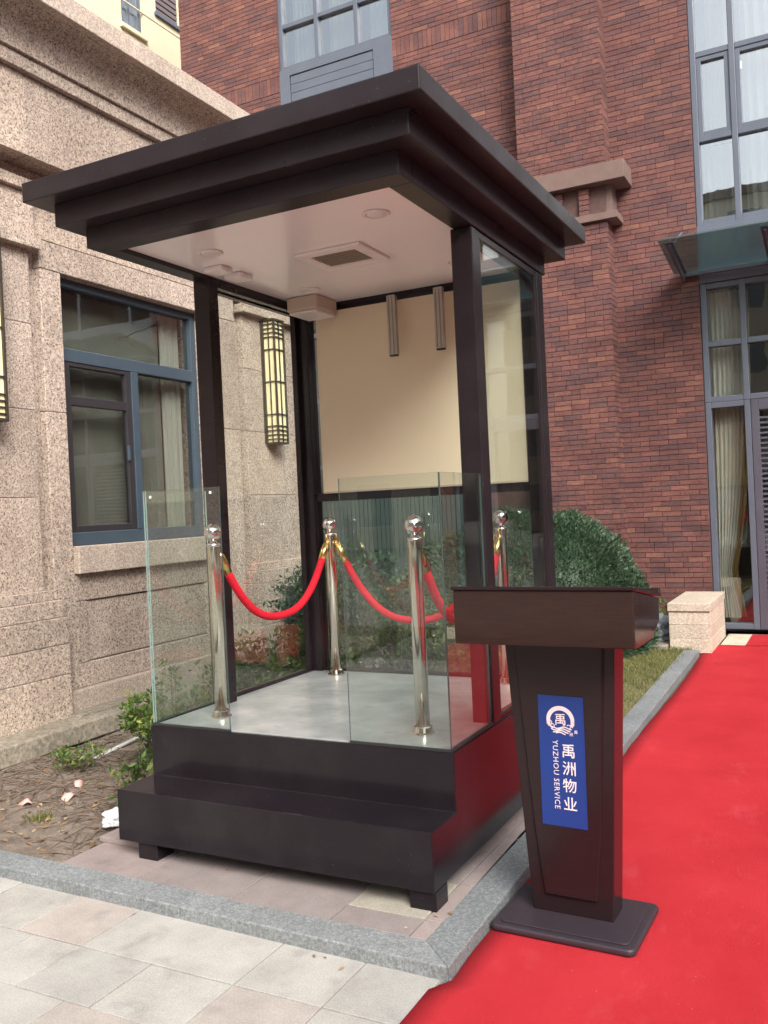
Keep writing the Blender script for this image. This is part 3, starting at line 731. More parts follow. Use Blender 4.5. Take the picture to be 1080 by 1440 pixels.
# room curtain strip in wing window
vs = []; 
me = None
o = drape('curtain', 0, .22, 1.36, 3.3, 0, M['curtain_white'], .012, 3); o.rotation_euler = (0, 0, math.radians(91)); o.location = (-3.589-.26, 1.633+1.42, 0)
tag(o, 'narrow white curtain inside the right edge of the wing window', 'curtain')
bd_ = box('haze_sheet', (-.262, -.258, .12, 1.42, 1.36, 3.27), M['window_haze'], wing); bd_.parent = None  # sheet added behind the panes to imitate their grey reflected haze
bd_.rotation_euler = (0, 0, math.radians(1)); bd_.location = (-3.589, 1.633, 0); bd_.name = 'pane_haze_sheet'
tag(bd_, 'dull grey sheet added behind the panes of the wing window as reflected haze', 'blind')
# wall lanterns
def lantern(u, z0, label):
    L = empty('wall_lantern', (0, 0, 0), math.radians(1), label, 'wall lamp', 'slatted wall lanterns on the stone pilasters')
    base = Vector((-3.589, 1.633, 0)); n_ = Vector((math.cos(math.radians(1)), math.sin(math.radians(1)), 0)); d_ = Vector((-math.sin(math.radians(1)), math.cos(math.radians(1)), 0))
    L.location = base+d_*u+n_*.0+Vector((0, 0, z0))
    H = 1.21; a = .165; D = .15
    box('panel', (.012, D-.008, -a/2+.008, a/2-.008, .015, H-.015), M['lantern_panel'], L)
    box('back_plate', (.0, .012, -a/2-.02, a/2+.02, 0, H), M['lantern_frame'], L, .002)
    f = MB(); r = .0065
    for (x, y) in ((.018, -a/2), (.018, a/2), (D, -a/2), (D, a/2)): f.box(x-.009, x+.009, y-.009, y+.009, 0, H)
    f.box(.012, D+.009, -a/2-.009, a/2+.009, -.008, .012); f.box(.012, D+.009, -a/2-.009, a/2+.009, H-.012, H+.008)
    f.build('frame', M['lantern_frame'], L, .001)
    b = MB()
    zs_ = [H*k for k in (.035, .07, .105, .14, .235, .50, .76, .86, .895, .93, .965)]
    for z in zs_:
        b.box(.02, D, -a/2-.004, -a/2+.006, z-.005, z+.005); b.box(.02, D, a/2-.006, a/2+.004, z-.005, z+.005); b.box(D-.006, D+.005, -a/2, a/2, z-.005, z+.005)
    for y in (-a/6, a/6) if False else (0,): b.box(D-.006, D+.0055, y-.005, y+.005, 0, H)
    b.box(D*.52, D*.52+.01, -a/2-.0045, -a/2+.006, 0, H); b.box(D*.52, D*.52+.01, a/2-.006, a/2+.0045, 0, H)
    b.build('slats', M['lantern_frame'], L); return L
lantern(2.73, 2.19, 'slatted cream wall lantern seen through the booth glass on the far stone pilaster')
lantern(-.645, 2.19, 'slatted cream wall lantern cut by the left edge on the near stone pilaster')

# ================================================================== CREAM BUILDING beyond
cb = empty('cream_building', (-9.0, 9, 0), 0, 'tall cream rendered building rising behind the stone cornice', 'building')
def cbx(name, x0, x1, y0, y1, z0, z1, m, par=None, bev=0):
    o = box(name, (x0, x1, y0-9, y1-9, z0, z1), M[m], par or cb, bev); return o
w_ = MB()
def seg(y0, y1, z0, z1): w_.box(-6, 0, y0-9, y1-9, z0, z1)
seg(2, 8.38, 0, 16); seg(8.38, 8.90, 0, 9.80); seg(8.38, 8.90, 11.2, 16); seg(8.90, 9.24, 0, 16); seg(9.24, 9.82, 0, 10.38); seg(9.24, 9.82, 11.6, 16); seg(9.82, 16, 0, 16)
w_.build('wall', M['cream_wall'], cb)
wn = cbx('window', -.14, -.05, 8.38, 8.44, 9.80, 11.2, 'mullion'); cbx('frame', -.14, -.05, 8.82, 8.90, 9.80, 11.2, 'mullion', wn); cbx('frame', -.14, -.05, 8.44, 8.82, 9.80, 9.87, 'mullion', wn); cbx('frame', -.13, -.06, 8.60, 8.63, 9.87, 11.2, 'mullion', wn)
cbx('pane', -.10, -.09, 8.44, 8.82, 9.87, 11.2, 'window_glass', wn); cbx('sill', -.02, .06, 8.33, 8.95, 9.72, 9.798, 'cream_wall', wn, .01)
lo = cbx('louvre', -.10, -.04, 9.24, 9.82, 10.38, 11.6, 'panel_brown')
for k in range(12): cbx('slat', -.04, -.01, 9.24, 9.82, 10.40+k*.1, 10.47+k*.1, 'panel_brown', lo)
cbx('sill', -.02, .05, 9.20, 9.86, 10.32, 10.378, 'mullion', lo)
for k in range(6): cbx('string_course', -.01, .012, 2, 15, 9.0+k*1.2, 9.02+k*1.2, 'cream_wall')

# ================================================================== buildings round the square (seen only as reflections)
def opposite(name, x0, x1, y0, y1, h, m, face, label):
    B = empty(name, ((x0+x1)/2, (y0+y1)/2, 0), 0, label, 'building')
    cx, cy = (x0+x1)/2, (y0+y1)/2
    box('wall', (x0-cx, x1-cx, y0-cy, y1-cy, 0, h), M[m], B)
    box('roof', (x0-cx-.3, x1-cx+.3, y0-cy-.3, y1-cy+.3, h+.001, h+.4), M['brown_stone'], B)
    fr = MB(); pn = MB()
    nfl = int(h/3)
    if face == 'y':
        n = int((x1-x0)/3)
        for f in range(nfl):
            for i in range(n):
                x = x0+1+i*3-cx; z = f*3+.9; y = y1-cy
                fr.box(x-.08, x+1.48, y, y+.06, z-.08, z+1.58); pn.box(x, x+1.4, y+.061, y+.07, z, z+1.5)
    else:
        n = int((y1-y0)/3)
        for f in range(nfl):
            for i in range(n):
                y = y0+1+i*3-cy; z = f*3+.9; x = x0-cx
                fr.box(x-.06, x, y-.08, y+1.48, z-.08, z+1.58); pn.box(x-.07, x-.061, y, y+1.4, z, z+1.5)
    a = fr.build('window_frames', M['cream_wall'], B); b_ = pn.build('window_panes', M['far_pane'], B)
    a['kind'] = 'stuff'; b_['kind'] = 'stuff'
opposite('apartment_block', -22, 14, -34, -26, 15, 'facade_a', 'y', 'pale apartment block across the square behind the viewer')
opposite('apartment_block', 15, 23, -18, 16, 11, 'facade_b', 'x', 'red brown apartment block on the right side of the square')
# ================================================================== BOOTH (kiosk)
W, SX, HS, HP, HF, D = 1.548, .235, .30, .532, .075, 1.72
K = empty('guard_booth', (-W/2, .85, 0), 0, 'open dark brown guard booth with stepped flat roof, glass panels and two step base', 'booth')
OFF = Vector((W/2, -.85, 0))
def kb(name, b, m, bev=.003, par=None, seg=2):
    o = MB().box(*b).build(name, M[m], None, bev, seg=seg); return kp(o, par)
def kp(o, par=None):
    o.parent = par or K
    if par is None: o.location = Vector(o.location)+OFF
    return o
kp(MB().prism([(0, HF), (D, HF), (D, HP), (SX, HP), (SX, HS), (0, HS)], 'x', -W, 0).build('base', M['base_clad'], None, .004))
for (x, y) in ((-.108, .015), (-1.45, .015), (-.108, 1.55), (-1.45, 1.55)): kb('foot', (x+(.0 if x > -1 else 0), x+.108, y, y+.108, 0, HF-.001), 'base_clad')
fl = kb('floor', (-W+.022, -.022, SX+.016, D-.03, HP-.004, HP+.006), 'floor', .002)
zf = HP+.006
# glass shoe trims
for b_ in ((-W+.006, -W+.021, SX+.004, D-.03, HP+.0005, HP+.012), (-.021, -.006, SX+.004, D-.03, HP+.0005, HP+.012), (-.47, -.0215, SX+.003, SX+.015, HP+.0005, HP+.011), (-W+.0215, -1.088, SX+.003, SX+.015, HP+.0005, HP+.011)):
    kb('glass_shoe', b_, 'gasket', .001)
ZB = 2.719
PY = .696
for (x0, x1, y0, y1) in ((-W+.003, -W+.103, PY, PY+.075), (-.103, -.003, PY, PY+.075), (-W+.003, -W+.098, D-.10, D-.005), (-.098, -.003, D-.10, D-.005)):
    kb('post', (x0, x1, y0, y1, zf-.001, ZB-.002), 'post_clad', .004)
# slim frames of the tall side panes
for s_ in (0, 1):
    xa, xb = (-W+.006, -W+.04) if s_ == 0 else (-.04, -.006)
    f = MB(); f.box(xa, xb, PY+.077, PY+.105, zf, ZB-.036); f.box(xa, xb, D-.135, D-.103, zf, ZB-.036); f.box(xa, xb, PY+.077, D-.103, ZB-.036, ZB-.003); f.box(xa, xb, PY+.105, D-.135, zf-.0005, zf+.022)
    kp(f.build('pane_frame', M['post_clad'], None, .002))
def pane(name, b, mt='glass', par=None):
    """float glass: two big clear faces, green edges"""
    x0, x1, y0, y1, z0, z1 = b; m_ = MB()
    m_.box(*b)
    ax = min(((x1-x0), 0), ((y1-y0), 1))[1]
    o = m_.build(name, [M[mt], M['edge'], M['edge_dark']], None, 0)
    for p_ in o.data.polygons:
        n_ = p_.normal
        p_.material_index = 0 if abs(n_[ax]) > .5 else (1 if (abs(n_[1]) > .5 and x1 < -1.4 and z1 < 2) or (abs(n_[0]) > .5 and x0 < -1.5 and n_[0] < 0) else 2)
    return kp(o, par)
xg = .013
pane('side_pane', (-W+xg, -W+xg+.008, PY+.103, D-.133, zf+.02, ZB-.034)); pane('side_pane', (-xg-.008, -xg, PY+.103, D-.133, zf+.02, ZB-.034))
GH = HP+1.102
pane('glass_panel', (-W+xg, -W+xg+.008, SX+.020, PY-.001, HP+.006, GH)); pane('glass_panel', (-xg-.008, -xg, SX+.020, PY-.001, HP+.006, GH))
pane('glass_panel', (-W+xg, -1.089, SX+.006, SX+.014, HP+.006, GH)); pane('glass_panel', (-.468, -xg, SX+.006, SX+.014, HP+.006, GH))
# rear: header, rail, glass, blind
RY = D-.055
kb('rear_rail', (-W+.098, -.098, RY-.02, RY+.03, 1.56, 1.612), 'post_clad')
pane('rear_pane', (-W+.098, -.098, RY, RY+.006, zf+.01, 1.56)); pane('rear_pane', (-W+.098, -.098, RY, RY+.006, 1.612, ZB-.04))
kb('rear_sill', (-W+.098, -.098, RY-.02, RY+.03, zf, zf+.018), 'post_clad')
bl = MB(); n_ = 24
for i in range(n_):
    pass
kb('blind', (-1.385, -.105, RY-.036, RY-.032, 1.615, 2.69), 'blind', 0)
kb('blind_bar', (-1.385, -.105, RY-.040, RY-.030, 1.607, 1.617), 'cream_box', .002)
# headers
hd = MB(); hd.box(-W+.098, -.098, D-.09, D-.02, 2.687, ZB-.001); hd.box(-W+.043, -W+.09, PY+.077, D-.103, 2.690, ZB-.001); hd.box(-.09, -.043, PY+.077, D-.103, 2.690, ZB-.001)
kp(hd.build('header', M['post_clad'], None, .003))
# roof tiers
R3 = kp(MB().build('roof', M['roof_clad'])) if False else None
def ring(mb, x0, x1, y0, y1, w, z0, z1):
    mb.box(x0, x1, y0, y0+w, z0, z1); mb.box(x0, x1, y1-w, y1, z0, z1); mb.box(x0, x0+w, y0+w, y1-w, z0, z1); mb.box(x1-w, x1, y0+w, y1-w, z0, z1)
roof = kb('roof', (-1.734, .185, -.2045, 1.936, 2.9055, 2.992), 'roof_clad', .005)
kb('roof_tier', (-1.642, .094, -.112, 1.84, 2.8075, 2.9053), 'roof_clad', .004)
t3 = MB(); 
kb('roof_tier', (-1.552, .004, -.021, .0905, ZB, 2.8072), 'roof_clad', .003)
kb('roof_tier', (-1.552, .004, 1.64, 1.745, ZB, 2.8072), 'roof_clad', .003)
kb('roof_tier', (-1.552, -1.462, .0907, 1.6398, ZB, 2.8072), 'roof_clad', .003)
kb('roof_tier', (-.094, .004, .0907, 1.6398, ZB, 2.8072), 'roof_clad', .003)
ZC = 2.740
kb('ceiling', (-1.461, -.095, .0915, 1.639, ZC, ZC+.02), 'ceiling', 0)
# ceiling fittings
v = MB(); vx0, vx1, vy0, vy1 = -.905, -.545, .665, .985
ring(v, vx0, vx1, vy0, vy1, .06, ZC-.016, ZC-.0005)
vt = kp(v.build('ceiling_vent', M['white_plastic'], None, .005))
box('backing', (vx0+.06, vx1-.06, vy0+.06, vy1-.06, ZC-.004, ZC-.001), M['dark_slot'], vt)
for k in range(7):
    y = vy0+.066+k*.0275; box('slat', (vx0+.062, vx1-.062, y, y+.012, ZC-.015, ZC-.006), M['vent_slat'], vt)
for (x, y) in ((-.301, .377), (-1.199, .407), (-1.202, 1.284), (-.301, 1.284)):
    l = MB(); l.lathe([(.058, 0), (.060, -.004), (.052, -.008), (.047, -.006), (.046, 0)], (x, y, ZC-.0005), 28)
    dl = kp(l.build('downlight', M['white_plastic'], None, smooth=True)); MB().lathe([(.044, -.003), (.044, -.0055), (.03, -.007), (.001, -.007)], (x, y, ZC), 24)  .build('lens', M['white_plastic'], dl, smooth=True)
for (x0, x1, y0, y1) in ((-1.385, -1.275, .585, .680), (-1.385, -1.275, .745, .850)):
    kb('alarm_box', (x0, x1, y0, y1, ZC-.028, ZC-.001), 'white_plastic', .006)
# corner speaker box
cbx_ = MB(); cbx_.box(-1.42, -1.215, 1.37, 1.60, 2.655, 2.739)
sb = kp(cbx_.build('corner_box', M['cream_box'], None, .012)); box('bottom_trim', (-1.41, -1.225, 1.38, 1.59, 2.640, 2.6545), M['white_plastic'], sb, .005)
for (x0, x1) in ((-.856, -.802), (-.567, -.513)):
    tb = MB(); tb.box(x0, x1, 1.53, 1.565, 2.365, 2.70); o = kp(tb.build('channel', M['tube_metal'], None, .006)); 
    box('groove', (x0+.012, x0+.018, 1.5275, 1.5295, 2.37, 2.69), M['grille'], o); box('groove', (x0+.034, x0+.040, 1.5275, 1.5295, 2.37, 2.69), M['grille'], o)
    box('end_cap', (x0+.004, x1-.004, 1.534, 1.561, 2.357, 2.3648), M['dark_slot'], o)
# pane stickers / clips on low glass
for (x, z) in ((-1.523+.03, GH-.035), (-1.14, GH-.03)): kb('clip', (x, x+.010, SX+.002, SX+.006, z, z+.012), 'white_plastic', 0)

# ================================================================== STANCHIONS AND ROPES
PB = {'FL': (-1.302, .455), 'FR': (-.2336, .4576), 'BL': (-1.306, 1.545), 'BR': (-.243, 1.55)}
def stanchion(x, y, label):
    S = empty('rope_post', (x, y, zf), 0, label, 'rope post', 'steel rope posts on the booth floor')
    MB().lathe([(.050, 0), (.050, .006), (.043, .010), (.040, .030), (.036, .034)], n=28).build('flange', M['steel'], S, smooth=False)
    MB().lathe([(.0305, .033), (.0305, .815), (.0305, .825)], n=28).build('tube', M['steel'], S, smooth=True)
    MB().lathe([(.0312, .818), (.0355, .822), (.0355, .829), (.030, .834), (.018, .838), (.018, .848)], n=24).build('collar', M['steel_ball'], S, smooth=True)
    r = .0435; MB().lathe([(max(.001, r*math.sin(math.pi*k/20)), .886-r*math.cos(math.pi*k/20)) for k in range(21)], n=32).build('ball', M['steel_ball'], S, smooth=True)
    return S
stanchion(*PB['FL'], 'steel ball top rope post behind the left front glass panel')
stanchion(*PB['FR'], 'steel ball top rope post behind the right front glass panel')
stanchion(*PB['BL'], 'steel ball top rope post in the rear left corner of the booth')
stanchion(*PB['BR'], 'steel ball top rope post in the rear right corner behind the lectern')
def rope(A, B, zlow, label, za=1.325):
    A = Vector((*A, za)); B = Vector((*B, za)); d = (B-A); d.normalize()
    A = A+d*.042; B = B-d*.042
    root = empty('velvet_rope', ((A+B)/2)[:], 0, label, 'rope', 'red velvet ropes between the steel posts')
    c0 = (A+B)/2; n_ = 40
    def P(t_):
        p_ = A.lerp(B, t_); s_ = abs(2*t_-1); f_ = (s_**2.5); return Vector((p_.x, p_.y, zlow+(za-zlow)*f_))-c0
    pts = [P(i/n_) for i in range(n_+1)]
    a0 = 2
    rs = [.0205]*(n_+1-2*a0)
    MB().tube(pts[a0:n_+1-a0], rs, 12).build('rope', M['rope'], root, smooth=True)
    for e in (0, 1):
        q = pts if e == 0 else pts[::-1]
        MB().tube([q[0], q[0]*.7+q[1]*.3, q[1], q[2]*.6+q[3]*.4], [.008, .017, .0215, .0215], 14).build('end_cap', M['brass'], root, smooth=True)
        h = q[0]+Vector((0, 0, .028))-(d if e == 0 else -d)*.008; ring_ = []
        dd = d if e == 0 else -d
        for k in range(13):
            th = 2*math.pi*k/12; ring_.append(h+dd*(.011*math.cos(th))+Vector((0, 0, -.006+.022*math.sin(th))))
        MB().tube(ring_, .0035, 6, cap=False).build('hook', M['brass'], root, smooth=True)
rope(PB['FL'], PB['BL'], .957, 'red velvet rope between the front left and rear left posts')
rope(PB['BL'], PB['BR'], .865, 'red velvet rope hanging across the back of the booth')
rope(PB['FR'], PB['BR'], .95, 'red velvet rope on the right side behind the lectern')

# ================================================================== LECTERN
LX, LY, LT = .452, .038, math.radians(-1.6)
LZ = ZO+.0075
Lc = empty('lectern', (LX, LY, LZ), LT, 'dark brown lectern with a blue sign standing on the red carpet', 'lectern')
bs = MB(); n_ = 6; pts = []
rc = .03; bw, bd = .525, .395
for (cx, cy, a0) in ((bw/2-rc, rc, -90), (bw/2-rc, bd-rc, 0), (-bw/2+rc, bd-rc, 90), (-bw/2+rc, rc, 180)):
    for k in range(6):
        th = math.radians(a0+18*k); pts.append((cx+rc*math.cos(th), cy+rc*math.sin(th)))
bs.prism(pts, 'z', 0, .026); bso = bs.build('foot_plate', M['lectern_base'], Lc, .010, seg=3)
pts2 = [(x*.90, bd/2+(y-bd/2)*.86) for x, y in pts]; MB().prism(pts2, 'z', .0262, .032).build('raised_plate', M['lectern_base'], bso, .003)
# column: tapered, chamfered
def column(w0, w1, y0, y1, z0, z1, d0, d1):
    m_ = MB()
    vs = []
    for (w_, yf, z, dp) in ((w0, y0, z0, d0), (w1, y1, z1, d1)):
        vs += [(-w_/2, yf, z), (w_/2, yf, z), (w_/2, yf+dp, z), (-w_/2, yf+dp, z)]
    m_.add(vs, [(0,3,2,1),(4,5,6,7),(0,1,5,4),(1,2,6,5),(2,3,7,6),(3,0,4,7)]); return m_
CF = .165
colo = column(.300, .412, CF, CF-.03, .030, 1.052, .125, .13).build('column', M['lectern_dark'], Lc, .004)
# raised front panel with clipped lower corners
def fy(z): return CF-.03*(z-.03)/1.02
zt_, zb_ = 1.04, .10
pp = [(-.165, zt_), (-.120, .33), (-.095, zb_), (.095, zb_), (.120, .33), (.165, zt_)]
m_ = MB(); vs = [(x, fy(z)-.010, z) for x, z in pp]+[(x*1.04, fy(z)+.001, z) for x, z in pp]; n_ = len(pp)
m_.add(vs, [tuple(range(n_))]+[(i, i+n_, (i+1) % n_+n_, (i+1) % n_) for i in range(n_)])
m_.build('front_panel', M['lectern_dark'], Lc, .003)
# head box: sloping top
XW = .322
hb = MB().prism([(-.045, 1.045), (-.045, 1.238), (.330, 1.175), (.330, 1.09), (.20, 1.045)], 'x', -XW, XW).build('head', M['lectern_wood'], Lc, .004)
tp = MB().prism([(-.052, 1.2385), (-.052, 1.252), (.345, 1.188), (.345, 1.176)], 'x', -XW-.006, XW+.006).build('top_board', M['lectern_dark'], Lc, .003)
MB().prism([(.325, 1.191), (.345, 1.188), (.348, 1.206), (.330, 1.209)], 'x', -XW-.004, XW+.004).build('book_ledge', M['lectern_dark'], tp, .002)
# blue sign on the front panel: w x h
SW, SH = .168, .478; sxc, szc = .0, .585
SXC = 0.0
sign = empty('x'); bpy.data.objects.remove(sign)
tilt = math.atan(.03/1.02)
sg = box('sign', (-SW/2, SW/2, -.0015, 0, -SH/2, SH/2), M['sign_blue'], Lc, 0)
SGX, SGZ = -.002, .600
sg.location = (SGX, fy(SGZ)-.0112, SGZ); sg.rotation_euler = (-0.0, 0, 0); sg.rotation_euler = (tilt*1.0, math.radians(1.0), 0)
def textobj(body, size, name='lettering', rot=0, squash=1.0):
    c = bpy.data.curves.new(name, 'FONT'); c.body = body; c.size = size; c.align_x = 'CENTER'; c.align_y = 'CENTER'; c.extrude = .0003; c.resolution_u = 2
    if body != 'YUZHOU SERVICE': c.offset = size*.006
    else: c.space_character = 1.12; c.offset = -size*.004
    t_ = bpy.data.objects.new(name, c); COL.objects.link(t_); bpy.context.view_layer.update()
    me = bpy.data.meshes.new_from_object(t_.evaluated_get(bpy.context.evaluated_depsgraph_get())); bpy.data.objects.remove(t_)
    xs_ = [v.co.x for v in me.vertices]; ys_ = [v.co.y for v in me.vertices]
    mx, my = (min(xs_)+max(xs_))/2, (min(ys_)+max(ys_))/2
    for v in me.vertices:
        x, y = v.co.x-mx, v.co.y-my
        x, y = x*math.cos(rot)-y*math.sin(rot), x*math.sin(rot)+y*math.cos(rot)
        v.co = (x*squash, -v.co.z, y)
    me.materials.clear(); me.materials.append(M['sign_white']); return me, (max(xs_)-min(xs_), max(ys_)-min(ys_))
def letter(body, size, x, z, rot=0, squash=1.0):
    me, _ = textobj(body, size, rot=rot, squash=squash); o = link('lettering', me, sg); o.location = (x, -.0022, z); return o
for ch, z in (('禹', .0414), ('洲', -.0223), ('物', -.0848), ('业', -.151)): letter(ch, .054, .024, z)
letter('YUZHOU SERVICE', .0285, -.024, -.049, rot=-math.pi/2)
# emblem
em = MB(); ex, ez, R1, R2 = .0, 0, .053, .037
nA = 64; a0, a1 = math.radians(-28), math.radians(208)
def annul(mb, cx, cz, r1, r2, a0, a1, n, taper=False):
    k = len(mb.v)
    for i in range(n+1):
        th = a0+(a1-a0)*i/n; s_ = 1-(abs(2*i/n-1)**3)*.35 if taper else 1
        rm = (r1+r2)/2; h_ = (r1-r2)/2*s_
        for r_ in (rm-h_, rm+h_): mb.v.append((cx+r_*math.cos(th), 0, cz+r_*math.sin(th)))
    for i in range(n): mb.f.append((k+2*i, k+2*i+1, k+2*i+3, k+2*i+2)); mb.mi.append(0)
annul(em, ex, ez, R1, R2, a0, a1, nA, True)
for sgn in (-1, 1):
    annul(em, sgn*.041, -.010, .0105, .0070, math.radians(-160 if sgn > 0 else -200), math.radians(110 if sgn > 0 else 70), 20)
    annul(em, sgn*.030, -.021, .0085, .0055, math.radians(-150), math.radians(150), 18)
for k in range(4):
    zc_ = -.026-k*.0068; hw = math.sqrt(max(1e-5, .050**2-zc_**2))*.95; kk = len(em.v)
    for i in range(25):
        x = -hw+2*hw*i/24; z = zc_+.0035*math.sin(x*120+k*.7)
        em.v += [(x, 0, z-.0021), (x, 0, z+.0021)]
    for i in range(24): em.f.append((kk+2*i, kk+2*i+2, kk+2*i+3, kk+2*i+1)); em.mi.append(0)
eo = em.build('emblem', M['sign_white'], sg); eo.location = (-.002, -.0022, .150)
letter('禹', .046, -.002, .154); letter('禹', .014, .054, .113); letter('洲', .014, .036, .103)

# ================================================================== STONE PIER by the entrance
pr_ = empty('stone_pier', (-.01, 6.66, ZO), 0, 'square cream stone pier with capstone beside the entrance carpet', 'pier')
for k, (z0, z1) in enumerate(((0, .14), (.142, .275), (.277, .40))):
    box('block', (-.195, .195, -.555, .56, z0, z1), M['pier'], pr_, .004)
box('cap', (-.203, .203, -.57, .575, .408, .485), M['pier'], pr_, .005)
box('joint_strip', (-.188, .188, -.545, .55, .40, .4082), M['brown_stone'], pr_)

# ================================================================== PLANTS
def leaves(n, sampler, size, asp=.45, nrm=None, jit=.6, m='leaf_dark', name='foliage', parent=None, fold=True):
    P = sampler(n); n = len(P)
    ctr = P.mean(0)
    dirs = rng.normal(size=(n, 3)); dirs /= np.linalg.norm(dirs, axis=1)[:, None]
    if nrm is not None: dirs = nrm(P)+jit*dirs; dirs /= np.linalg.norm(dirs, axis=1)[:, None]
    up = rng.normal(size=(n, 3)); side = np.cross(dirs, up); side /= np.linalg.norm(side, axis=1)[:, None]
    nn = np.cross(dirs, side)
    L = size*rng.uniform(.6, 1.3, n)[:, None]
    a = P; b_ = P+dirs*L*.5+side*L*asp*.5+nn*L*.08; c_ = P+dirs*L; d_ = P+dirs*L*.5-side*L*asp*.5+nn*L*.08
    V = np.stack([a, b_, c_, d_], 1).reshape(-1, 3)
    F = np.arange(4*n).reshape(n, 4)
    me = bpy.data.meshes.new(name); me.vertices.add(4*n); me.vertices.foreach_set('co', V.ravel().astype(np.float32))
    me.loops.add(4*n); me.loops.foreach_set('vertex_index', F.ravel().astype(np.int32))
    me.polygons.add(n); me.polygons.foreach_set('loop_start', np.arange(0, 4*n, 4, dtype=np.int32)); me.polygons.foreach_set('loop_total', np.full(n, 4, dtype=np.int32))
    me.update(calc_edges=True); me.materials.append(M[m]); return link(name, me, parent)
# big clipped evergreen dome
def dome_bush(cx, cy, rx, ry, h, n, label, size=.045):
    B = empty('round_shrub', (cx, cy, -.02), 0, label, 'shrub')
    def rad(d):   # lumpy radius
        return np.array([1+.04*mn.noise(Vector(q*2.2))+.05*mn.noise(Vector(q*6))+.035*mn.noise(Vector(q*15)) for q in d])
    def samp(n):
        d = rng.normal(size=(n, 3)); d[:, 2] = np.abs(d[:, 2]); d /= np.linalg.norm(d, axis=1)[:, None]
        r = rad(d)*(1-np.abs(rng.normal(0, .045, n)))
        e_ = (np.abs(d)**2.6).sum(1)**(-1/2.6); return d*np.array([rx, ry, h])*(r*e_)[:, None]
    def nrm(P): q = P/np.array([rx**2, ry**2, h**2]); q /= np.linalg.norm(q, axis=1)[:, None]; return q+np.array([0, 0, .25])
    f = leaves(n, samp, size, .32, nrm, .75, 'leaf_dark', 'foliage', B); f['kind'] = 'stuff'
    core = MB(); nn_ = 20; k0 = 0
    for j in range(11):
        ph = j/10*math.pi/2
        for i in range(28):
            th = 2*math.pi*i/28; d = Vector((math.cos(th)*math.cos(ph), math.sin(th)*math.cos(ph), math.sin(ph)))
            r = .88+.05*mn.noise(d*4); r *= (abs(d.x)**2.6+abs(d.y)**2.6+abs(d.z)**2.6)**(-1/2.6); core.v.append((d.x*rx*r, d.y*ry*r, d.z*h*r))
    for j in range(10):
        for i in range(28): core.f.append((j*28+i, j*28+(i+1) % 28, (j+1)*28+(i+1) % 28, (j+1)*28+i)); core.mi.append(0)
    core.build('inner_growth', M['leaf_dark'], B, smooth=True)
    st = MB()
    for k in range(5): st.tube([(0, 0, 0), (random.uniform(-.3, .3)*rx, random.uniform(-.3, .3)*ry, h*.5)], [.03, .012], 6)
    st.build('stem', M['twig'], B)
dome_bush(-1.70, 5.95, 1.33, .86, 1.40, 80000, 'large dome shaped dark green shrub against the brick wall right of the booth')
# loose shrubs made of branching stems and leaf tufts
def shrub(x, y, h, r, nst, nleaf, m, label, size=.04, z0=0., spread=1.0, name='loose_shrub', asp=.42, tuft=.06, group=None):
    B = empty(name, (x, y, z0), 0, label, 'shrub', group); st = MB(); tips = []
    for s_ in range(nst):
        th = random.uniform(0, 2*math.pi); rr_ = r*math.sqrt(random.random())*spread; tipz = h*random.uniform(.55, 1.0)*(1-.35*(rr_/r)**2)
        tip = Vector((rr_*math.cos(th), rr_*math.sin(th), tipz)); mid = Vector((tip.x*.35+random.uniform(-.03, .03), tip.y*.35+random.uniform(-.03, .03), tipz*.5))
        st.tube([(random.uniform(-.03, .03), random.uniform(-.03, .03), -.02), mid, tip], [.006+.004*h, .004+.002*h, .002], 5)
        tips.append(tip)
        for b_ in range(4):
            t_ = random.uniform(.35, .9); p0 = mid.lerp(tip, t_) if random.random() < .7 else mid*t_
            q = p0+Vector((random.gauss(0, 1), random.gauss(0, 1), random.uniform(.2, 1.2))).normalized()*random.uniform(.05, .16)*h*1.4
            st.tube([p0, q], [.003, .0015], 4); tips.append(q)
    T = np.array([list(t_) for t_ in tips])
    def samp(n):
        k = rng.integers(0, len(T), n); return T[k]+rng.normal(0, tuft*.45, (n, 3))*np.array([1, 1, .6])
    def nrm(P): return np.tile(np.array([0, 0, .45]), (len(P), 1))
    f = leaves(nleaf, samp, size, asp, nrm, .9, m, 'foliage', B); f['kind'] = 'stuff'
    st.build('stem', M['twig'], B); return B
shrub(-2.20, 1.10, .60, .27, 20, 2600, 'leaf_young', 'green leafy shrub growing beside the left end of the booth base', .036, .0, tuft=.055)
shrub(-2.78, .92, .17, .19, 16, 520, 'leaf_young', 'low yellowing sprig in the soil in front of the drain kerb', .028, .0, tuft=.05)
shrub(-2.02, .62, .24, .14, 10, 180, 'leaf_mid', 'small twiggy plant with a yellow leaf close to the booth step', .05, .0, tuft=.04)
shrub(-2.05, 1.75, .75, .30, 44, 1500, 'leaf_mid', 'sparse bush with bare twigs seen through the left side glass', .05, tuft=.07)
shrub(-2.15, 2.6, .72, .38, 36, 3200, 'leaf_mid', 'bushy shrub behind the rear left post of the booth', .05, tuft=.08)
shrub(-2.45, 3.7, 1.25, .55, 70, 12000, 'leaf_dark', 'tall dense shrub rising behind the middle of the booth', .05, tuft=.10)
shrub(-1.60, 3.2, .95, .48, 60, 8500, 'leaf_mid', 'green shrub behind the rear glass with pale young tips', .05, tuft=.09)
shrub(-.78, 3.1, .5, .38, 30, 3000, 'leaf_mid', 'low shrub behind the rear right corner of the booth', .05, tuft=.08)
shrub(-3.2, 4.6, 1.1, .5, 36, 4200, 'leaf_dark', 'dark shrub standing at the far end of the stone wing', .05, tuft=.1)
shrub(-1.3, 4.4, .95, .55, 50, 7000, 'leaf_dark', 'spreading shrub in front of the large dome shrub', .05, tuft=.1)
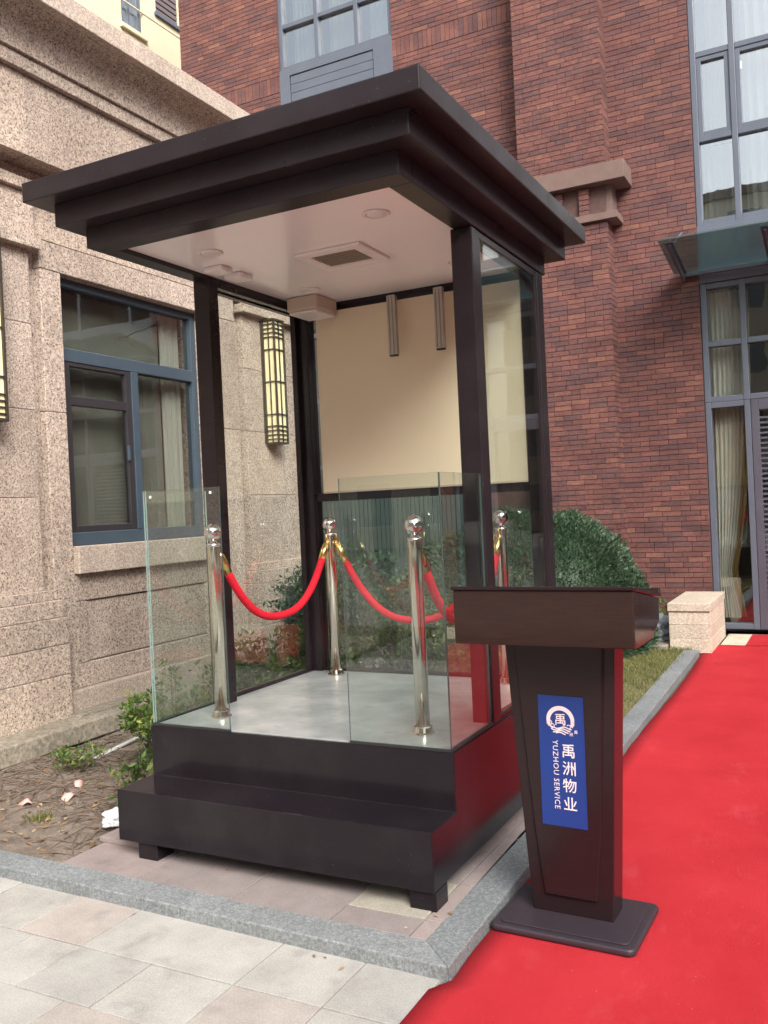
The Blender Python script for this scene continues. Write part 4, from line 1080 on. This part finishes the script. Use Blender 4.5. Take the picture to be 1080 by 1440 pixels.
shrub(-.42, 6.75, .42, .12, 10, 260, 'leaf_young', 'small pale potted looking plant behind the lectern top near the pier', .05, tuft=.05)
# ground cover of dead leaves and twigs
def scatter_bed(n, x0, x1, y0, y1, size, m, name, label=None, zfun=soilz, asp=.6, lift=.004, cond=None):
    def samp(k):
        x = rng.uniform(x0, x1, k); y = rng.uniform(y0, y1, k)
        if cond is not None: msk = cond(x, y); x, y = x[msk], y[msk]
        return np.stack([x, y, np.array([zfun(a, b_) for a, b_ in zip(x, y)])+lift], 1)
    o = leaves(n, samp, size, asp, lambda P: np.zeros((len(P), 3)), 1, m, name)
    return o
def flat_leaves(n, x0, x1, y0, y1, size, m, name, zfun):
    P = np.stack([rng.uniform(x0, x1, n), rng.uniform(y0, y1, n)], 1)
    me = MB()
    for (x, y) in P:
        th = rng.uniform(0, 6.28); L = size*rng.uniform(.5, 1.3); wv = L*rng.uniform(.3, .6); z = zfun(x, y)+.004
        c_, s_ = math.cos(th), math.sin(th); t1, t2 = rng.uniform(-.3, .5), rng.uniform(0, .5)
        me.add([(x, y, z), (x+c_*L*.5-s_*wv*.5, y+s_*L*.5+c_*wv*.5, z+t2*wv), (x+c_*L, y+s_*L, z+t1*L*.3+.003), (x+c_*L*.5+s_*wv*.5, y+s_*L*.5-c_*wv*.5, z+t2*wv*.7)], [(0, 3, 2), (0, 2, 1)])
    return me.build(name, M[m])
o = flat_leaves(620, -3.25, -1.75, -.1, 2.2, .042, 'dead_leaf', 'leaf_litter', soilz); tag(o, 'dry brown leaf litter scattered over the soil left of the booth', 'leaf litter', kind='stuff')
tw = MB()
for k in range(900):
    x = rng.uniform(-3.2, -1.75); y = rng.uniform(-.12, 1.6)
    if mn.noise(Vector((x*2.5, y*2.5, 7)))+.55*min(1, (y+.1)/.7)+.25*min(1, (x+3.2)/1.2) < .42: continue
    y = y; th = rng.uniform(0, 6.28); L = rng.uniform(.05, .28); z = soilz(x, y)+.004
    x2, y2 = x+math.cos(th)*L, y+math.sin(th)*L
    if x2 > -1.72 or y2 < -.16 or x2 < -3.22: continue
    mx, my = (x+x2)/2+rng.normal(0, .012), (y+y2)/2+rng.normal(0, .012)
    tw.tube([(x, y, z), (mx, my, soilz(mx, my)+.008+rng.uniform(0, .02)), (x2, y2, soilz(x2, y2)+.005)], [.0034, .0028, .0015], 4)
o = tw.build('twigs', M['twig']); tag(o, 'thin dry twigs lying across the bare soil', 'twigs', kind='stuff')
# grass
def grass(n, x0, x1, y0, y1, h, zfun, name, dens):
    V = []; F = []
    k = 0
    while k < n:
        x, y = rng.uniform(x0, x1), rng.uniform(y0, y1)
        if rng.random() > dens(x, y): k += 1; continue
        z = zfun(x, y)-.003; th = rng.uniform(0, 6.28); wd = .0035; hh = h*rng.uniform(.4, 1.25); ln = rng.normal(0, .5, 2)*hh
        a = len(V); V += [(x-math.cos(th)*wd, y-math.sin(th)*wd, z), (x+math.cos(th)*wd, y+math.sin(th)*wd, z), (x+ln[0], y+ln[1], z+hh)]; F.append((a, a+1, a+2)); k += 1
    me = bpy.data.meshes.new(name); me.from_pydata(V, [], F); me.materials.append(M['grass']); return link(name, me)
o = grass(42000, -1.5, .0, 1.95, 6.7, .042, lawnz, 'grass', lambda x, y: .25+.75*max(0, min(1, (y-3.6)/1.5+.6*mn.noise(Vector((x*3, y*3, 0))))))
tag(o, 'thin half dry grass between the booth and the pale kerb', 'grass', kind='stuff')
o = grass(500, -2.45, -2.25, .18, .34, .05, soilz, 'grass_tuft', lambda x, y: max(0, 1-math.hypot(x+2.35, y-.26)/.09))
tag(o, 'small green tuft of grass in the soil near the kerb', 'grass', kind='stuff')

# small litter
def blob(name, loc, sc, m, label, cat, seed, parent=None, amp=.35, sub=3, fr=3.0):
    bm = bmesh.new(); bmesh.ops.create_icosphere(bm, subdivisions=sub, radius=1)
    for v in bm.verts:
        n_ = v.co.copy(); k = 1+amp*mn.noise(n_*fr+Vector((seed, 0, 0)))+amp*.5*mn.noise(n_*fr*2.6+Vector((0, seed, 0)))
        v.co = Vector((n_.x*sc[0]*k, n_.y*sc[1]*k, max(-.55, n_.z)*sc[2]*k))
    me = bpy.data.meshes.new(name); bm.to_mesh(me); bm.free(); me.materials.append(M[m]); o = link(name, me, parent, smooth=False); o.location = loc
    if label: tag(o, label, cat)
    return o
blob('plastic_bag', (-1.875, .29, .035), (.058, .05, .045), 'plastic_white', 'crumpled white plastic bag on the soil against the booth step', 'bag', 3, amp=.45, sub=4, fr=1.7)
for (x, y, th, lb) in ((-2.62, .40, .3, 'pink petal scrap lying nearest the kerb on the soil'), (-2.45, .54, 1.4, 'curled pink petal scrap between the other two on the soil'), (-2.54, .70, 2.2, 'pink petal scrap furthest back on the soil')):
    m_ = MB(); n_ = 7
    for j in range(3):
        for i in range(n_):
            a = (i/(n_-1)-.5); b2 = (j/2-.5); m_.v.append((a*.075, b2*.045*(1-1.6*a*a), .012-.03*b2*b2+.018*math.sin(a*5+j)))
    for j in range(2):
        for i in range(n_-1): m_.f.append((j*n_+i, j*n_+i+1, (j+1)*n_+i+1, (j+1)*n_+i)); m_.mi.append(0)
    o = m_.build('petal', M['petal'], None, smooth=True); s__ = o.modifiers.new('t', 'SOLIDIFY'); s__.thickness = .003
    o.location = (x, y, soilz(x, y)+.012); o.rotation_euler = (.1, .15, th); tag(o, lb, 'petal', 'pink petal scraps on the soil')
o = MB().tube([(-2.83, 1.10, soilz(-2.83, 1.1)+.012), (-2.9, 1.5, .03), (-2.99, 2.03, .02), (-3.02, 2.6, .02)], .013, 10).build('pipe', M['pipe'], None, smooth=True); tag(o, 'thin grey pipe lying on the soil behind the leafy shrub', 'pipe')
# bags near the pier
blob('sack', (-.36, 6.42, .13), (.13, .16, .15), 'sack', 'pale grey sack leaning against the stone pier', 'sack', 11, amp=.35, sub=4, fr=2.4)
blob('sack', (-.60, 6.15, .09), (.18, .18, .11), 'sack', 'darker slumped grey sack lying left of the pale one', 'sack', 23, amp=.45, sub=4, fr=2.8)
blob('sack', (-.92, 6.05, .06), (.15, .15, .07), 'sack', 'small flattened sack at the foot of the dome shrub', 'sack', 31, amp=.4, sub=4, fr=2.6)
tag(box('stone_block', (-.95, -.22, 6.0, 6.7, -.03, .03), M['gutter'], None, .01), 'low flat stone slab under the sacks by the pier', 'slab')

# fence behind the booth
fc = empty('metal_fence', (-3.0, 5.6, 0), 0, 'dark green fence of close vertical bars behind the shrubs', 'fence')
bar = MB().box(-.022, .022, -.012, .012, 0, 1.66).mesh('bar', M['fence'])
x = -1.05
for k in range(40):
    o = bpy.data.objects.new('bar', bar); COL.objects.link(o); o.parent = fc; o.location = (-1.0+k*.052, random.uniform(-.002, .002), 0)
box('rail', (-1.05, 1.1, .013, .04, 1.50, 1.55), M['fence'], fc); box('rail', (-1.05, 1.1, .013, .04, .25, .30), M['fence'], fc)
for x in (-1.06, 1.12): box('post', (x-.03, x+.03, -.03, .03, -.03, 1.72), M['fence'], fc, .004)
# tiny fallen leaves on paving
fl_ = MB()
for (x, y, z) in ((-.30, -.36, ZO), (-.26, -.345, ZO), (-1.14, -.335, ZO), (-.18, -.40, ZO), (.02, -.02, .0), (.035, .03, 0), (-.06, -.14, 0), (-1.0, .05, 0)):
    th = random.uniform(0, 6); L = random.uniform(.015, .03); c_, s_ = math.cos(th), math.sin(th)
    fl_.add([(x, y, z+.003), (x+c_*L*.5-s_*.006, y+s_*L*.5+c_*.006, z+.008), (x+c_*L, y+s_*L, z+.004), (x+c_*L*.5+s_*.006, y+s_*L*.5-c_*.006, z+.004)], [(0, 3, 2, 1)])
tag(fl_.build('fallen_leaves', M['dead_leaf']), 'few small dry leaves along the kerb and paving', 'leaves', kind='stuff')
